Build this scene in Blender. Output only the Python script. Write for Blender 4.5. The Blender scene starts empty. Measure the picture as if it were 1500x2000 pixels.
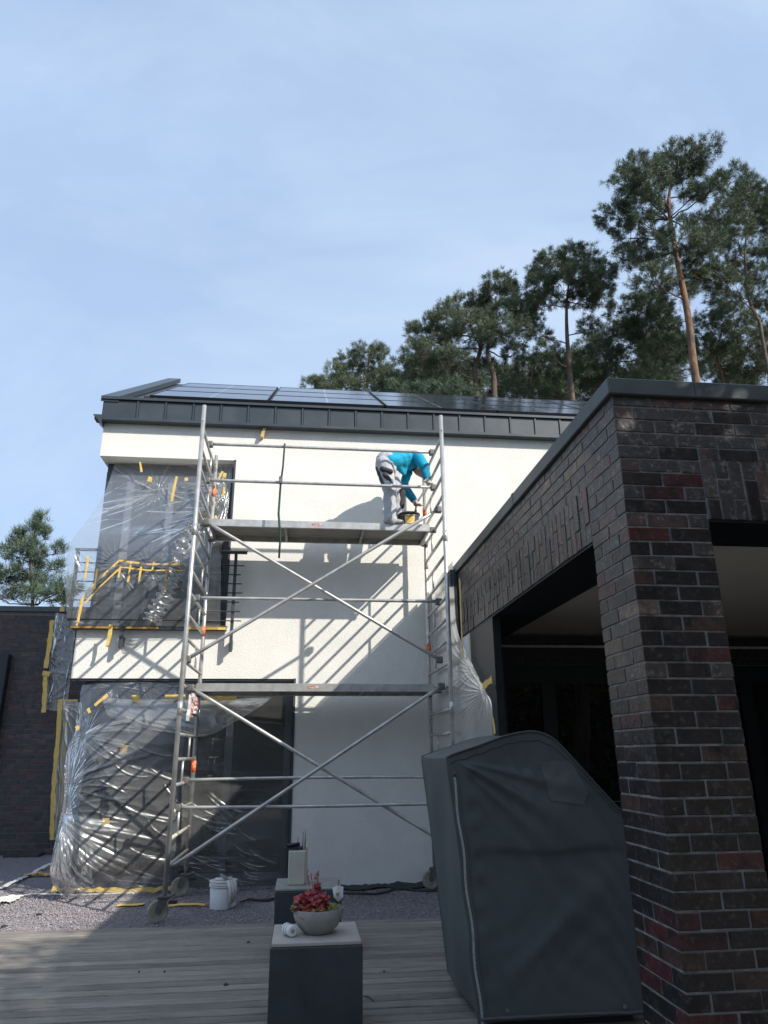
import bpy, bmesh, math, random
import numpy as np
from mathutils import Vector, Matrix
rnd = random.Random(7)
rng = np.random.default_rng(7)
scene = bpy.context.scene
COL = scene.collection

# ------------------------------------------------------------------ camera
H = 1.55
F_PX = 1387.0
YAW, PIT, ROLL = math.radians(6.5), math.radians(18.76), math.radians(0.48)
fw = Vector((math.sin(YAW)*math.cos(PIT), math.cos(YAW)*math.cos(PIT), math.sin(PIT)))
r0 = Vector((math.cos(YAW), -math.sin(YAW), 0)); u0 = r0.cross(fw)
cr = r0*math.cos(ROLL) - u0*math.sin(ROLL); cu = cr.cross(fw)
cam_d = bpy.data.cameras.new('camera'); cam = bpy.data.objects.new('camera', cam_d); COL.objects.link(cam)
cam.matrix_world = Matrix(((cr.x, cu.x, -fw.x, 0), (cr.y, cu.y, -fw.y, 0), (cr.z, cu.z, -fw.z, H), (0, 0, 0, 1)))
cam_d.sensor_fit = 'VERTICAL'; cam_d.sensor_height = 24.0; cam_d.lens = 24.0*F_PX/2000.0
cam_d.clip_start = 0.05; cam_d.clip_end = 2000
scene.camera = cam

# ------------------------------------------------------------------ sky, sun, exposure
SUN = Vector((1.035, -1.0, 1.04)).normalized()
sun_el = math.asin(SUN.z); sun_rot = math.atan2(SUN.x, SUN.y)
world = bpy.data.worlds.new('World'); scene.world = world; world.use_nodes = True
nt = world.node_tree; nt.nodes.clear()
def wn(t): return nt.nodes.new(t)
sky = wn('ShaderNodeTexSky'); sky.sky_type = 'NISHITA'; sky.sun_disc = False
sky.sun_elevation = sun_el; sky.sun_rotation = sun_rot; sky.air_density = 1.0; sky.dust_density = 2.2; sky.ozone_density = 2.0
tc = wn('ShaderNodeTexCoord'); mp = wn('ShaderNodeMapping'); mp.inputs['Scale'].default_value = (1.0, 1.6, 3.2); mp.inputs['Rotation'].default_value = (0.2, 0.5, 0.4)
no = wn('ShaderNodeTexNoise'); no.inputs['Scale'].default_value = 1.7; no.inputs['Detail'].default_value = 7; no.inputs['Roughness'].default_value = 0.55
rp = wn('ShaderNodeValToRGB'); rp.color_ramp.elements[0].position = 0.36; rp.color_ramp.elements[1].position = 0.80
rp.color_ramp.elements[0].color = (0.68, 0.68, 0.68, 1); rp.color_ramp.elements[1].color = (0.80, 0.80, 0.80, 1)
mx = wn('ShaderNodeMixRGB'); mx.inputs[2].default_value = (3.75, 5.0, 7.0, 1)
mp2 = wn('ShaderNodeMapping'); mp2.inputs['Scale'].default_value = (0.8, 2.6, 1.5); mp2.inputs['Rotation'].default_value = (0.5, -0.7, 0.9)
no2 = wn('ShaderNodeTexNoise'); no2.inputs['Scale'].default_value = 2.3; no2.inputs['Detail'].default_value = 8; no2.inputs['Roughness'].default_value = 0.6; no2.inputs['Distortion'].default_value = 0.5
rp2 = wn('ShaderNodeValToRGB'); rp2.color_ramp.elements[0].position = 0.40; rp2.color_ramp.elements[1].position = 0.78
rp2.color_ramp.elements[0].color = (0, 0, 0, 1); rp2.color_ramp.elements[1].color = (0.26, 0.26, 0.26, 1)
mx2 = wn('ShaderNodeMixRGB'); mx2.inputs[2].default_value = (6.6, 7.3, 8.1, 1)
bg = wn('ShaderNodeBackground'); bg.inputs['Strength'].default_value = 0.1
wo = wn('ShaderNodeOutputWorld')
L = nt.links.new
L(tc.outputs['Generated'], mp.inputs['Vector']); L(mp.outputs[0], no.inputs['Vector']); L(no.outputs['Fac'], rp.inputs['Fac'])
L(rp.outputs['Color'], mx.inputs[0]); L(sky.outputs['Color'], mx.inputs[1]); L(tc.outputs['Generated'], mp2.inputs['Vector']); L(mp2.outputs[0], no2.inputs['Vector']); L(no2.outputs['Fac'], rp2.inputs['Fac']); L(rp2.outputs['Color'], mx2.inputs[0]); L(mx.outputs[0], mx2.inputs[1]); L(mx2.outputs[0], bg.inputs['Color']); L(bg.outputs[0], wo.inputs['Surface'])
sl = bpy.data.lights.new('sun', 'SUN'); sl.energy = 3.5; sl.angle = math.radians(0.55); sl.color = (1.0, 0.945, 0.85)
so = bpy.data.objects.new('sun', sl); COL.objects.link(so)
so.rotation_euler = SUN.to_track_quat('Z', 'Y').to_euler(); so.location = (30, -30, 30)
scene.view_settings.view_transform = 'Standard'; scene.view_settings.look = 'None'
scene.view_settings.gamma = 1.0; scene.view_settings.use_curve_mapping = False
scene.view_settings.exposure = 0.62

# ------------------------------------------------------------------ helpers
def at(x, y, Y=None, X=None, Z=None):
    """point of the place seen at a photograph position, on a plane of the place"""
    d = fw + cr*((x-750)/F_PX) - cu*((y-1000)/F_PX)
    t = Y/d.y if Y is not None else (X/d.x if X is not None else (Z-H)/d.z)
    return Vector((0, 0, H)) + d*t

def tag(o, label, cat, group=None, kind=None):
    if label: o['label'] = label
    if cat: o['category'] = cat
    if group: o['group'] = group
    if kind: o['kind'] = kind
    return o

def adopt(o, parent):
    if parent is not None:
        o.parent = parent
        m = Matrix.Identity(4); p = parent
        mats = []
        while p is not None:
            mats.append(p); p = p.parent
        for q in reversed(mats):
            m = m @ q.matrix_parent_inverse @ q.matrix_basis
        o.matrix_parent_inverse = m.inverted()
    return o

def empty(name, loc, label, cat, group=None):
    o = bpy.data.objects.new(name, None); COL.objects.link(o); o.location = loc
    o.empty_display_size = 0.1
    return tag(o, label, cat, group)

def link(name, me, mat, parent=None, smooth=False):
    if mat is not None and len(me.materials) == 0: me.materials.append(mat)
    if smooth: me.polygons.foreach_set('use_smooth', [True]*len(me.polygons))
    o = bpy.data.objects.new(name, me); COL.objects.link(o)
    return adopt(o, parent)

def pym(name, v, f):
    me = bpy.data.meshes.new(name); me.from_pydata([tuple(p) for p in v], [], f); me.update(); return me

def tri_mesh(name, v, t):
    v = np.asarray(v, np.float32); t = np.asarray(t, np.int32)
    k = t.shape[1]
    me = bpy.data.meshes.new(name)
    me.vertices.add(len(v)); me.vertices.foreach_set('co', v.ravel())
    me.loops.add(t.size); me.loops.foreach_set('vertex_index', t.ravel())
    me.polygons.add(len(t)); me.polygons.foreach_set('loop_start', np.arange(0, t.size, k, dtype=np.int32))
    try: me.polygons.foreach_set('loop_total', np.full(len(t), k, np.int32))
    except Exception: pass
    me.update(calc_edges=True); me.validate(); return me

_cache = {}
def box_mesh(sx, sy, sz, bev=0.0, seg=1):
    key = (round(sx, 4), round(sy, 4), round(sz, 4), bev, seg)
    if key in _cache: return _cache[key]
    bm = bmesh.new(); bmesh.ops.create_cube(bm, size=1.0)
    for v in bm.verts: v.co = Vector((v.co.x*sx, v.co.y*sy, v.co.z*sz))
    if bev > 0: bmesh.ops.bevel(bm, geom=bm.edges[:], offset=bev, segments=seg, affect='EDGES', profile=0.5)
    me = bpy.data.meshes.new('box'); bm.to_mesh(me); bm.free()
    _cache[key] = me
    return me

def box(name, x0, x1, y0, y1, z0, z1, mat, parent=None, bev=0.0, seg=1):
    me = box_mesh(x1-x0, y1-y0, z1-z0, bev, seg).copy()
    me.materials.append(mat)
    o = bpy.data.objects.new(name, me); COL.objects.link(o)
    o.location = ((x0+x1)/2, (y0+y1)/2, (z0+z1)/2)
    return adopt(o, parent)

def frame_of(d):
    d = d.normalized(); a = Vector((0, 0, 1)) if abs(d.z) < 0.9 else Vector((1, 0, 0))
    s = d.cross(a).normalized(); return s, s.cross(d).normalized()

def tube_geo(pts, rad, n=10, V=None, Fc=None, cap=True):
    V = [] if V is None else V; Fc = [] if Fc is None else Fc
    pts = [Vector(p) for p in pts]
    if not hasattr(rad, '__len__'): rad = [rad]*len(pts)
    base = len(V); s = None
    for i, p in enumerate(pts):
        d = (pts[min(i+1, len(pts)-1)] - pts[max(i-1, 0)])
        if d.length < 1e-9: d = Vector((0, 0, 1))
        d.normalize()
        if s is None: s, t = frame_of(d)
        else:
            s = (s - d*s.dot(d))
            if s.length < 1e-6: s, t = frame_of(d)
            s.normalize()
        t = d.cross(s)
        for k in range(n):
            a = 2*math.pi*k/n; V.append(p + (s*math.cos(a) + t*math.sin(a))*rad[i])
    m = len(pts)
    for i in range(m-1):
        for k in range(n):
            a = base+i*n+k; b = base+i*n+(k+1) % n
            Fc.append((a, b, b+n, a+n))
    if cap:
        Fc.append(tuple(base+k for k in reversed(range(n)))); Fc.append(tuple(base+(m-1)*n+k for k in range(n)))
    return V, Fc

def tube(name, pts, rad, mat, parent=None, n=10, smooth=True):
    V, Fc = tube_geo(pts, rad, n)
    me = pym(name, V, Fc); o = link(name, me, mat, parent)
    if smooth:
        me.polygons.foreach_set('use_smooth', [len(p.vertices) == 4 for p in me.polygons])
    return o

def lathe(name, prof, mat, parent=None, n=28, loc=(0, 0, 0)):
    V, Fc = [], []
    for r, z in prof:
        for k in range(n):
            a = 2*math.pi*k/n; V.append((r*math.cos(a), r*math.sin(a), z))
    for i in range(len(prof)-1):
        for k in range(n):
            a = i*n+k; b = i*n+(k+1) % n; Fc.append((a, b, b+n, a+n))
    Fc.append(tuple(reversed(range(n)))); Fc.append(tuple((len(prof)-1)*n+k for k in range(n)))
    me = pym(name, V, Fc); me.polygons.foreach_set('use_smooth', [True]*len(me.polygons))
    o = bpy.data.objects.new(name, me); me.materials.append(mat); COL.objects.link(o); o.location = loc
    return adopt(o, parent)

# ------------------------------------------------------------------ materials
def nodes(name):
    m = bpy.data.materials.new(name); m.use_nodes = True
    t = m.node_tree; b = t.nodes['Principled BSDF']; return m, t, b

def mat(name, c, rough=0.6, metal=0.0, c2=None, nscale=6.0, ndet=4, mixlo=0.35, mixhi=0.65, bump=None, spec=0.5, stretch=None, objrand=0.0, coat=0.0, rvar=0.0):
    m, t, b = nodes(name); N = t.nodes.new; K = t.links.new
    b.inputs['Roughness'].default_value = rough; b.inputs['Metallic'].default_value = metal
    b.inputs['Specular IOR Level'].default_value = spec; b.inputs['Coat Weight'].default_value = coat
    b.inputs['Base Color'].default_value = (*c, 1)
    tc = N('ShaderNodeTexCoord'); mp = N('ShaderNodeMapping'); vec = mp.outputs[0]
    K(tc.outputs['Object'], mp.inputs['Vector'])
    if stretch: mp.inputs['Scale'].default_value = stretch
    if objrand:
        oi = N('ShaderNodeObjectInfo'); ad = N('ShaderNodeVectorMath'); ad.operation = 'ADD'
        sc = N('ShaderNodeMath'); sc.operation = 'MULTIPLY'; sc.inputs[1].default_value = 57.0
        K(oi.outputs['Random'], sc.inputs[0]); K(vec, ad.inputs[0]); K(sc.outputs[0], ad.inputs[1]); vec = ad.outputs[0]
    if c2 is not None:
        no = N('ShaderNodeTexNoise'); no.inputs['Scale'].default_value = nscale; no.inputs['Detail'].default_value = ndet; no.inputs['Roughness'].default_value = 0.6
        K(vec, no.inputs['Vector'])
        mr = N('ShaderNodeMapRange'); mr.inputs[1].default_value = mixlo; mr.inputs[2].default_value = mixhi; K(no.outputs['Fac'], mr.inputs[0])
        mx = N('ShaderNodeMixRGB'); mx.inputs[1].default_value = (*c, 1); mx.inputs[2].default_value = (*c2, 1); K(mr.outputs[0], mx.inputs[0])
        out = mx.outputs[0]
        if objrand:
            hs = N('ShaderNodeHueSaturation'); mr2 = N('ShaderNodeMapRange'); mr2.inputs[3].default_value = 1-objrand; mr2.inputs[4].default_value = 1+objrand
            K(oi.outputs['Random'], mr2.inputs[0]); K(mr2.outputs[0], hs.inputs['Value']); K(out, hs.inputs['Color']); out = hs.outputs[0]
        K(out, b.inputs['Base Color'])
        if rvar:
            mr3 = N('ShaderNodeMapRange'); mr3.inputs[3].default_value = rough-rvar; mr3.inputs[4].default_value = rough+rvar
            K(no.outputs['Fac'], mr3.inputs[0]); K(mr3.outputs[0], b.inputs['Roughness'])
    if bump:
        n2 = N('ShaderNodeTexNoise'); n2.inputs['Scale'].default_value = bump[0]; n2.inputs['Detail'].default_value = 5; K(vec, n2.inputs['Vector'])
        bp = N('ShaderNodeBump'); bp.inputs['Strength'].default_value = bump[1]; bp.inputs['Distance'].default_value = bump[2]
        K(n2.outputs['Fac'], bp.inputs['Height']); K(bp.outputs[0], b.inputs['Normal'])
    return m

def brick_mat(name, dark, red, brown, lime=0.5, rough=0.5):
    m, t, b = nodes(name); N = t.nodes.new; K = t.links.new
    b.inputs['Roughness'].default_value = rough
    oi = N('ShaderNodeObjectInfo'); tc = N('ShaderNodeTexCoord')
    sc = N('ShaderNodeMath'); sc.operation = 'MULTIPLY'; sc.inputs[1].default_value = 91.0; K(oi.outputs['Random'], sc.inputs[0])
    ad = N('ShaderNodeVectorMath'); ad.operation = 'ADD'; K(tc.outputs['Object'], ad.inputs[0]); K(sc.outputs[0], ad.inputs[1])
    rp = N('ShaderNodeValToRGB'); r = rp.color_ramp; r.interpolation = 'CONSTANT'
    r.elements[0].position = 0.0; r.elements[0].color = (*dark, 1)
    r.elements[1].position = 0.46; r.elements[1].color = (dark[0]*1.5, dark[1]*1.35, dark[2]*1.3, 1)
    for p, c in ((0.70, red), (0.86, (red[0]*0.6+dark[0]*0.4, red[1]*0.6+dark[1]*0.4, red[2]*0.6+dark[2]*0.4)), (0.94, brown)):
        e = r.elements.new(p); e.color = (*c, 1)
    K(oi.outputs['Random'], rp.inputs['Fac'])
    n1 = N('ShaderNodeTexNoise'); n1.inputs['Scale'].default_value = 9; n1.inputs['Detail'].default_value = 5; K(ad.outputs[0], n1.inputs['Vector'])
    mr = N('ShaderNodeMapRange'); mr.inputs[1].default_value = 0.42; mr.inputs[2].default_value = 0.7; K(n1.outputs['Fac'], mr.inputs[0])
    m1 = N('ShaderNodeMixRGB'); m1.inputs[2].default_value = (dark[0]*0.55, dark[1]*0.55, dark[2]*0.6, 1); K(mr.outputs[0], m1.inputs[0]); K(rp.outputs[0], m1.inputs[1])
    n2 = N('ShaderNodeTexNoise'); n2.inputs['Scale'].default_value = 26; n2.inputs['Detail'].default_value = 8; n2.inputs['Roughness'].default_value = 0.75; K(ad.outputs[0], n2.inputs['Vector'])
    mr2 = N('ShaderNodeMapRange'); mr2.inputs[1].default_value = 0.53; mr2.inputs[2].default_value = 0.76; mr2.inputs[4].default_value = lime; K(n2.outputs['Fac'], mr2.inputs[0])
    m2 = N('ShaderNodeMixRGB'); m2.inputs[2].default_value = (0.37, 0.33, 0.285, 1); K(mr2.outputs[0], m2.inputs[0]); K(m1.outputs[0], m2.inputs[1])
    K(m2.outputs[0], b.inputs['Base Color'])
    n3 = N('ShaderNodeTexNoise'); n3.inputs['Scale'].default_value = 38; n3.inputs['Detail'].default_value = 6; K(ad.outputs[0], n3.inputs['Vector'])
    bp = N('ShaderNodeBump'); bp.inputs['Strength'].default_value = 0.55; bp.inputs['Distance'].default_value = 0.006; K(n3.outputs['Fac'], bp.inputs['Height']); K(bp.outputs[0], b.inputs['Normal'])
    return m

def film_mat(name, haze=0.12, gloss=0.25, bscale=(6, 2, 26), tint=0.95, rough=0.13, lo=0.45, hi=2.0, bstr=0.28):
    m = bpy.data.materials.new(name); m.use_nodes = True; t = m.node_tree; t.nodes.clear(); N = t.nodes.new; K = t.links.new
    o = N('ShaderNodeOutputMaterial'); tr = N('ShaderNodeBsdfTransparent'); tr.inputs[0].default_value = (tint, tint, tint, 1)
    gl = N('ShaderNodeBsdfGlossy'); gl.inputs['Roughness'].default_value = rough; gl.inputs['Color'].default_value = (1, 1, 1, 1)
    df = N('ShaderNodeBsdfDiffuse'); df.inputs['Color'].default_value = (0.75, 0.77, 0.78, 1)
    tl = N('ShaderNodeBsdfTranslucent'); tl.inputs['Color'].default_value = (0.75, 0.77, 0.78, 1)
    tc = N('ShaderNodeTexCoord'); mp = N('ShaderNodeMapping'); mp.inputs['Scale'].default_value = bscale; mp.inputs['Rotation'].default_value = (0, 0.5, 0)
    K(tc.outputs['Object'], mp.inputs['Vector'])
    no = N('ShaderNodeTexNoise'); no.inputs['Scale'].default_value = 1.0; no.inputs['Detail'].default_value = 6; no.inputs['Distortion'].default_value = 0.8; K(mp.outputs[0], no.inputs['Vector'])
    bp = N('ShaderNodeBump'); bp.inputs['Strength'].default_value = bstr; bp.inputs['Distance'].default_value = 0.02; K(no.outputs['Fac'], bp.inputs['Height'])
    for n in (gl, df): K(bp.outputs[0], n.inputs['Normal'])
    lw = N('ShaderNodeLayerWeight'); lw.inputs['Blend'].default_value = 0.25; K(bp.outputs[0], lw.inputs['Normal'])
    fa = N('ShaderNodeMath'); fa.operation = 'MULTIPLY_ADD'; fa.inputs[1].default_value = 0.8; fa.inputs[2].default_value = gloss; K(lw.outputs['Fresnel'], fa.inputs[0])
    fa.use_clamp = True
    hz = N('ShaderNodeMapRange'); hz.inputs[1].default_value = 0.35; hz.inputs[2].default_value = 0.75; hz.inputs[3].default_value = haze*lo; hz.inputs[4].default_value = haze*hi; K(no.outputs['Fac'], hz.inputs[0])
    at_ = N('ShaderNodeAttribute'); at_.attribute_name = 'fold'
    hm = N('ShaderNodeMath'); hm.operation = 'MULTIPLY_ADD'; hm.use_clamp = True; hm.inputs[1].default_value = 0.3; K(at_.outputs['Fac'], hm.inputs[0]); K(hz.outputs[0], hm.inputs[2])
    md = N('ShaderNodeMixShader'); md.inputs[0].default_value = 0.5; K(df.outputs[0], md.inputs[1]); K(tl.outputs[0], md.inputs[2])
    m1 = N('ShaderNodeMixShader'); K(hm.outputs[0], m1.inputs[0]); K(tr.outputs[0], m1.inputs[1]); K(md.outputs[0], m1.inputs[2])
    m2 = N('ShaderNodeMixShader'); K(fa.outputs[0], m2.inputs[0]); K(m1.outputs[0], m2.inputs[1]); K(gl.outputs[0], m2.inputs[2])
    K(m2.outputs[0], o.inputs['Surface']); return m

def glass_mat(name, tint, rough=0.0):
    m = bpy.data.materials.new(name); m.use_nodes = True; t = m.node_tree; t.nodes.clear(); N = t.nodes.new; K = t.links.new
    o = N('ShaderNodeOutputMaterial'); tr = N('ShaderNodeBsdfTransparent'); tr.inputs[0].default_value = (*tint, 1)
    gl = N('ShaderNodeBsdfGlossy'); gl.inputs['Roughness'].default_value = rough; gl.inputs['Color'].default_value = (1, 1, 1, 1)
    fr = N('ShaderNodeFresnel'); fr.inputs['IOR'].default_value = 1.75
    mx = N('ShaderNodeMixShader'); K(fr.outputs[0], mx.inputs[0]); K(tr.outputs[0], mx.inputs[1]); K(gl.outputs[0], mx.inputs[2]); K(mx.outputs[0], o.inputs['Surface'])
    return m

M = {}
M['stucco'] = mat('stucco', (0.80, 0.785, 0.735), 0.9, c2=(0.745, 0.73, 0.68), nscale=2.5, bump=(64, 0.5, 0.014), spec=0.2)
M['anthracite'] = mat('anthracite_sheet', (0.035, 0.047, 0.058), 0.42, 0.0, c2=(0.05, 0.062, 0.072), nscale=3, rvar=0.08, objrand=0.12, bump=(2.5, 0.12, 0.01))
M['coping'] = mat('coping_metal', (0.058, 0.071, 0.073), 0.45, 0.2, c2=(0.082, 0.094, 0.094), nscale=5, rvar=0.1, bump=(3, 0.1, 0.01))
M['frame'] = mat('window_frame_grey', (0.045, 0.055, 0.066), 0.45, c2=(0.055, 0.065, 0.078), nscale=4)
M['frame_pale'] = mat('blind_rail_grey', (0.20, 0.22, 0.25), 0.5, c2=(0.25, 0.27, 0.30), nscale=4)
M['black'] = mat('black_steel', (0.010, 0.013, 0.017), 0.45, c2=(0.016, 0.019, 0.023), nscale=9)
M['navy'] = mat('dark_door_frame', (0.012, 0.017, 0.024), 0.45, c2=(0.016, 0.021, 0.029), nscale=5)
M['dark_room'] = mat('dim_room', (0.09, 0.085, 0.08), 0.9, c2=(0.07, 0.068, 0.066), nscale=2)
M['curtain'] = mat('curtain', (0.30, 0.25, 0.20), 0.9, c2=(0.2, 0.165, 0.13), nscale=3)
M['ceiling'] = mat('terrace_ceiling', (0.68, 0.61, 0.53), 0.8, c2=(0.62, 0.55, 0.48), nscale=1.2)
M['glass'] = glass_mat('window_glass', (0.35, 0.38, 0.40))
M['glass_dark'] = glass_mat('terrace_glass', (0.22, 0.24, 0.25))
M['brick'] = brick_mat('clinker_brick', (0.024, 0.017, 0.016), (0.085, 0.022, 0.021), (0.075, 0.042, 0.03), 0.30, 0.36)
M['brick_limed_sheen'] = brick_mat('limed_sheen_clinker_brick', (0.060, 0.049, 0.043), (0.105, 0.055, 0.045), (0.18, 0.12, 0.08), 1.0, 0.42)
M['brick_far'] = brick_mat('purple_clinker', (0.050, 0.043, 0.046), (0.085, 0.048, 0.046), (0.10, 0.07, 0.06), 0.12, 0.6)
M['mortar'] = mat('grey_mortar', (0.13, 0.126, 0.118), 0.95, c2=(0.27, 0.26, 0.243), nscale=14, bump=(60, 0.6, 0.006))
M['mortar_dark'] = mat('dark_mortar', (0.13, 0.128, 0.125), 0.95, c2=(0.18, 0.175, 0.17), nscale=14)
M['alu'] = mat('scaffold_aluminium', (0.62, 0.61, 0.585), 0.40, 0.6, c2=(0.42, 0.41, 0.39), nscale=7, rvar=0.12, bump=(30, 0.15, 0.004))
M['galv'] = mat('galvanised_steel', (0.34, 0.345, 0.34), 0.5, 0.6, c2=(0.22, 0.22, 0.215), nscale=16, rvar=0.1)
M['clamp'] = mat('clamp_steel', (0.10, 0.10, 0.095), 0.55, 0.5, c2=(0.2, 0.19, 0.18), nscale=20)
M['ply'] = mat('platform_plywood', (0.20, 0.185, 0.165), 0.8, c2=(0.30, 0.28, 0.25), nscale=5, stretch=(1, 6, 6), bump=(20, 0.2, 0.004))
M['rung_cream'] = mat('taped_rung', (0.55, 0.51, 0.40), 0.7, c2=(0.42, 0.40, 0.33), nscale=15)
M['label_orange'] = mat('orange_sticker', (0.72, 0.14, 0.04), 0.6, c2=(0.75, 0.45, 0.3), nscale=40, mixlo=0.5, mixhi=0.7)
M['red_print'] = mat('faded_red_print', (0.50, 0.10, 0.07), 0.6, c2=(0.62, 0.56, 0.50), nscale=30, mixlo=0.45, mixhi=0.6)
M['tape'] = mat('yellow_masking_tape', (0.66, 0.42, 0.08), 0.6, c2=(0.76, 0.54, 0.18), nscale=30, bump=(35, 0.5, 0.006))
M['tape_orange'] = mat('orange_masking_tape', (0.52, 0.26, 0.05), 0.6, c2=(0.66, 0.40, 0.12), nscale=30, bump=(35, 0.5, 0.006))
M['film'] = film_mat('masking_film', 0.075, 0.10, (2, 2, 6), 0.93, rough=0.30, lo=0.7, hi=1.4, bstr=0.2)
M['film_thick'] = film_mat('folded_masking_film', 0.26, 0.10, (4, 2, 12), 0.9, rough=0.26, lo=0.6, hi=1.5)
M['film_clear'] = film_mat('smooth_masking_film', 0.17, 0.13, (2, 2, 6), 0.82, rough=0.32, lo=0.8, hi=1.25, bstr=0.14)
M['film_right'] = film_mat('hanging_masking_film', 0.19, 0.06, (1, 7, 1.2), 0.9, rough=0.3, lo=0.7, hi=1.3, bstr=0.2)
M['wood_deck'] = mat('weathered_decking', (0.14, 0.13, 0.115), 0.7, c2=(0.44, 0.41, 0.365), nscale=2.2, ndet=9, stretch=(0.8, 26, 26), objrand=0.30, bump=(1.2, 0.5, 0.012), mixlo=0.3, mixhi=0.72)
def deck_mat():
    m, t, b = nodes('weathered_decking'); N = t.nodes.new; K = t.links.new
    tc = N('ShaderNodeTexCoord'); oi = N('ShaderNodeObjectInfo'); sc = N('ShaderNodeMath'); sc.operation = 'MULTIPLY'; sc.inputs[1].default_value = 37.0; K(oi.outputs['Random'], sc.inputs[0])
    ad = N('ShaderNodeVectorMath'); ad.operation = 'ADD'; K(tc.outputs['Object'], ad.inputs[0]); K(sc.outputs[0], ad.inputs[1])
    def noise(scale, det, st, ro=0.6):
        mp = N('ShaderNodeMapping'); mp.inputs['Scale'].default_value = st; K(ad.outputs[0], mp.inputs['Vector'])
        n = N('ShaderNodeTexNoise'); n.inputs['Scale'].default_value = scale; n.inputs['Detail'].default_value = det; n.inputs['Roughness'].default_value = ro; K(mp.outputs[0], n.inputs['Vector']); return n.outputs['Fac']
    gr = noise(3.0, 8, (1.6, 40, 4), 0.7); bl = noise(2.2, 5, (0.7, 3, 1)); fi = noise(26, 4, (0.5, 6, 1), 0.7)
    r1 = N('ShaderNodeMapRange'); r1.inputs[1].default_value = 0.33; r1.inputs[2].default_value = 0.7; K(gr, r1.inputs[0])
    m1 = N('ShaderNodeMixRGB'); m1.inputs[1].default_value = (0.085, 0.070, 0.056, 1); m1.inputs[2].default_value = (0.36, 0.318, 0.268, 1); K(r1.outputs[0], m1.inputs[0])
    r2 = N('ShaderNodeMapRange'); r2.inputs[1].default_value = 0.35; r2.inputs[2].default_value = 0.68; K(bl, r2.inputs[0])
    m2 = N('ShaderNodeMixRGB'); m2.blend_type = 'MIX'; m2.inputs[2].default_value = (0.38, 0.345, 0.30, 1); K(m1.outputs[0], m2.inputs[1])
    r3 = N('ShaderNodeMath'); r3.operation = 'MULTIPLY'; r3.inputs[1].default_value = 0.55; K(r2.outputs[0], r3.inputs[0]); K(r3.outputs[0], m2.inputs[0])
    r4 = N('ShaderNodeMapRange'); r4.inputs[1].default_value = 0.55; r4.inputs[2].default_value = 0.75; r4.inputs[4].default_value = 0.75; K(fi, r4.inputs[0])
    m3 = N('ShaderNodeMixRGB'); m3.inputs[2].default_value = (0.05, 0.045, 0.038, 1); K(r4.outputs[0], m3.inputs[0]); K(m2.outputs[0], m3.inputs[1])
    hs = N('ShaderNodeHueSaturation'); mr = N('ShaderNodeMapRange'); mr.inputs[3].default_value = 0.72; mr.inputs[4].default_value = 1.2; K(oi.outputs['Random'], mr.inputs[0]); K(mr.outputs[0], hs.inputs['Value']); K(m3.outputs[0], hs.inputs['Color'])
    K(hs.outputs[0], b.inputs['Base Color']); b.inputs['Roughness'].default_value = 0.72
    bp = N('ShaderNodeBump'); bp.inputs['Strength'].default_value = 0.5; bp.inputs['Distance'].default_value = 0.006; K(gr, bp.inputs['Height']); K(bp.outputs[0], b.inputs['Normal'])
    return m
M['wood_deck'] = deck_mat()
M['gravel'] = mat('lilac_gravel', (0.17, 0.15, 0.165), 0.9, c2=(0.36, 0.325, 0.34), nscale=55, ndet=3, mixlo=0.4, mixhi=0.66, bump=(55, 1.0, 0.03))
M['stone'] = mat('lilac_stone', (0.22, 0.195, 0.21), 0.85, c2=(0.42, 0.385, 0.39), nscale=22)
M['earth'] = mat('ground_soil', (0.10, 0.095, 0.075), 0.95, c2=(0.07, 0.085, 0.04), nscale=0.8)
M['cover'] = mat('grey_tarpaulin', (0.080, 0.092, 0.094), 0.62, c2=(0.094, 0.105, 0.106), nscale=3, bump=(9, 0.12, 0.01), spec=0.4)
M['cover_patch'] = mat('tarpaulin_patch', (0.125, 0.132, 0.128), 0.6, c2=(0.11, 0.118, 0.115), nscale=5)
M['zip'] = mat('zip_grey', (0.50, 0.52, 0.52), 0.5, 0.3, c2=(0.30, 0.31, 0.31), nscale=120)
M['pedestal'] = mat('dark_fibre_cement', (0.030, 0.038, 0.043), 0.5, c2=(0.052, 0.060, 0.066), nscale=4, ndet=9, bump=(14, 0.12, 0.01), rvar=0.08)
M['slab'] = mat('beige_stone_slab', (0.46, 0.41, 0.36), 0.7, c2=(0.38, 0.345, 0.31), nscale=5, bump=(40, 0.15, 0.004))
M['bowl'] = mat('concrete_bowl', (0.25, 0.245, 0.22), 0.7, c2=(0.33, 0.325, 0.295), nscale=9, bump=(25, 0.2, 0.005))
M['soil'] = mat('potting_soil', (0.04, 0.03, 0.02), 0.95, c2=(0.07, 0.05, 0.03), nscale=40, bump=(40, 0.8, 0.01))
M['leaf_red'] = mat('red_heuchera_leaf', (0.28, 0.025, 0.035), 0.5, c2=(0.48, 0.10, 0.095), nscale=25)
M['leaf_dark'] = mat('crimson_flower', (0.28, 0.008, 0.02), 0.5, c2=(0.4, 0.015, 0.03), nscale=40)
M['leaf_coral'] = mat('coral_leaf', (0.52, 0.13, 0.11), 0.5, c2=(0.42, 0.08, 0.08), nscale=25)
M['leaf_green'] = mat('sedum_leaf', (0.16, 0.17, 0.035), 0.6, c2=(0.30, 0.27, 0.07), nscale=30)
M['white'] = mat('white_plastic', (0.74, 0.75, 0.75), 0.4, c2=(0.66, 0.67, 0.67), nscale=9)
M['white_rag'] = mat('white_cloth', (0.70, 0.69, 0.66), 0.9, c2=(0.6, 0.59, 0.56), nscale=15, bump=(30, 0.6, 0.01))
M['cream'] = mat('cream_plastic', (0.56, 0.54, 0.42), 0.55, c2=(0.50, 0.48, 0.38), nscale=6)
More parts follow.
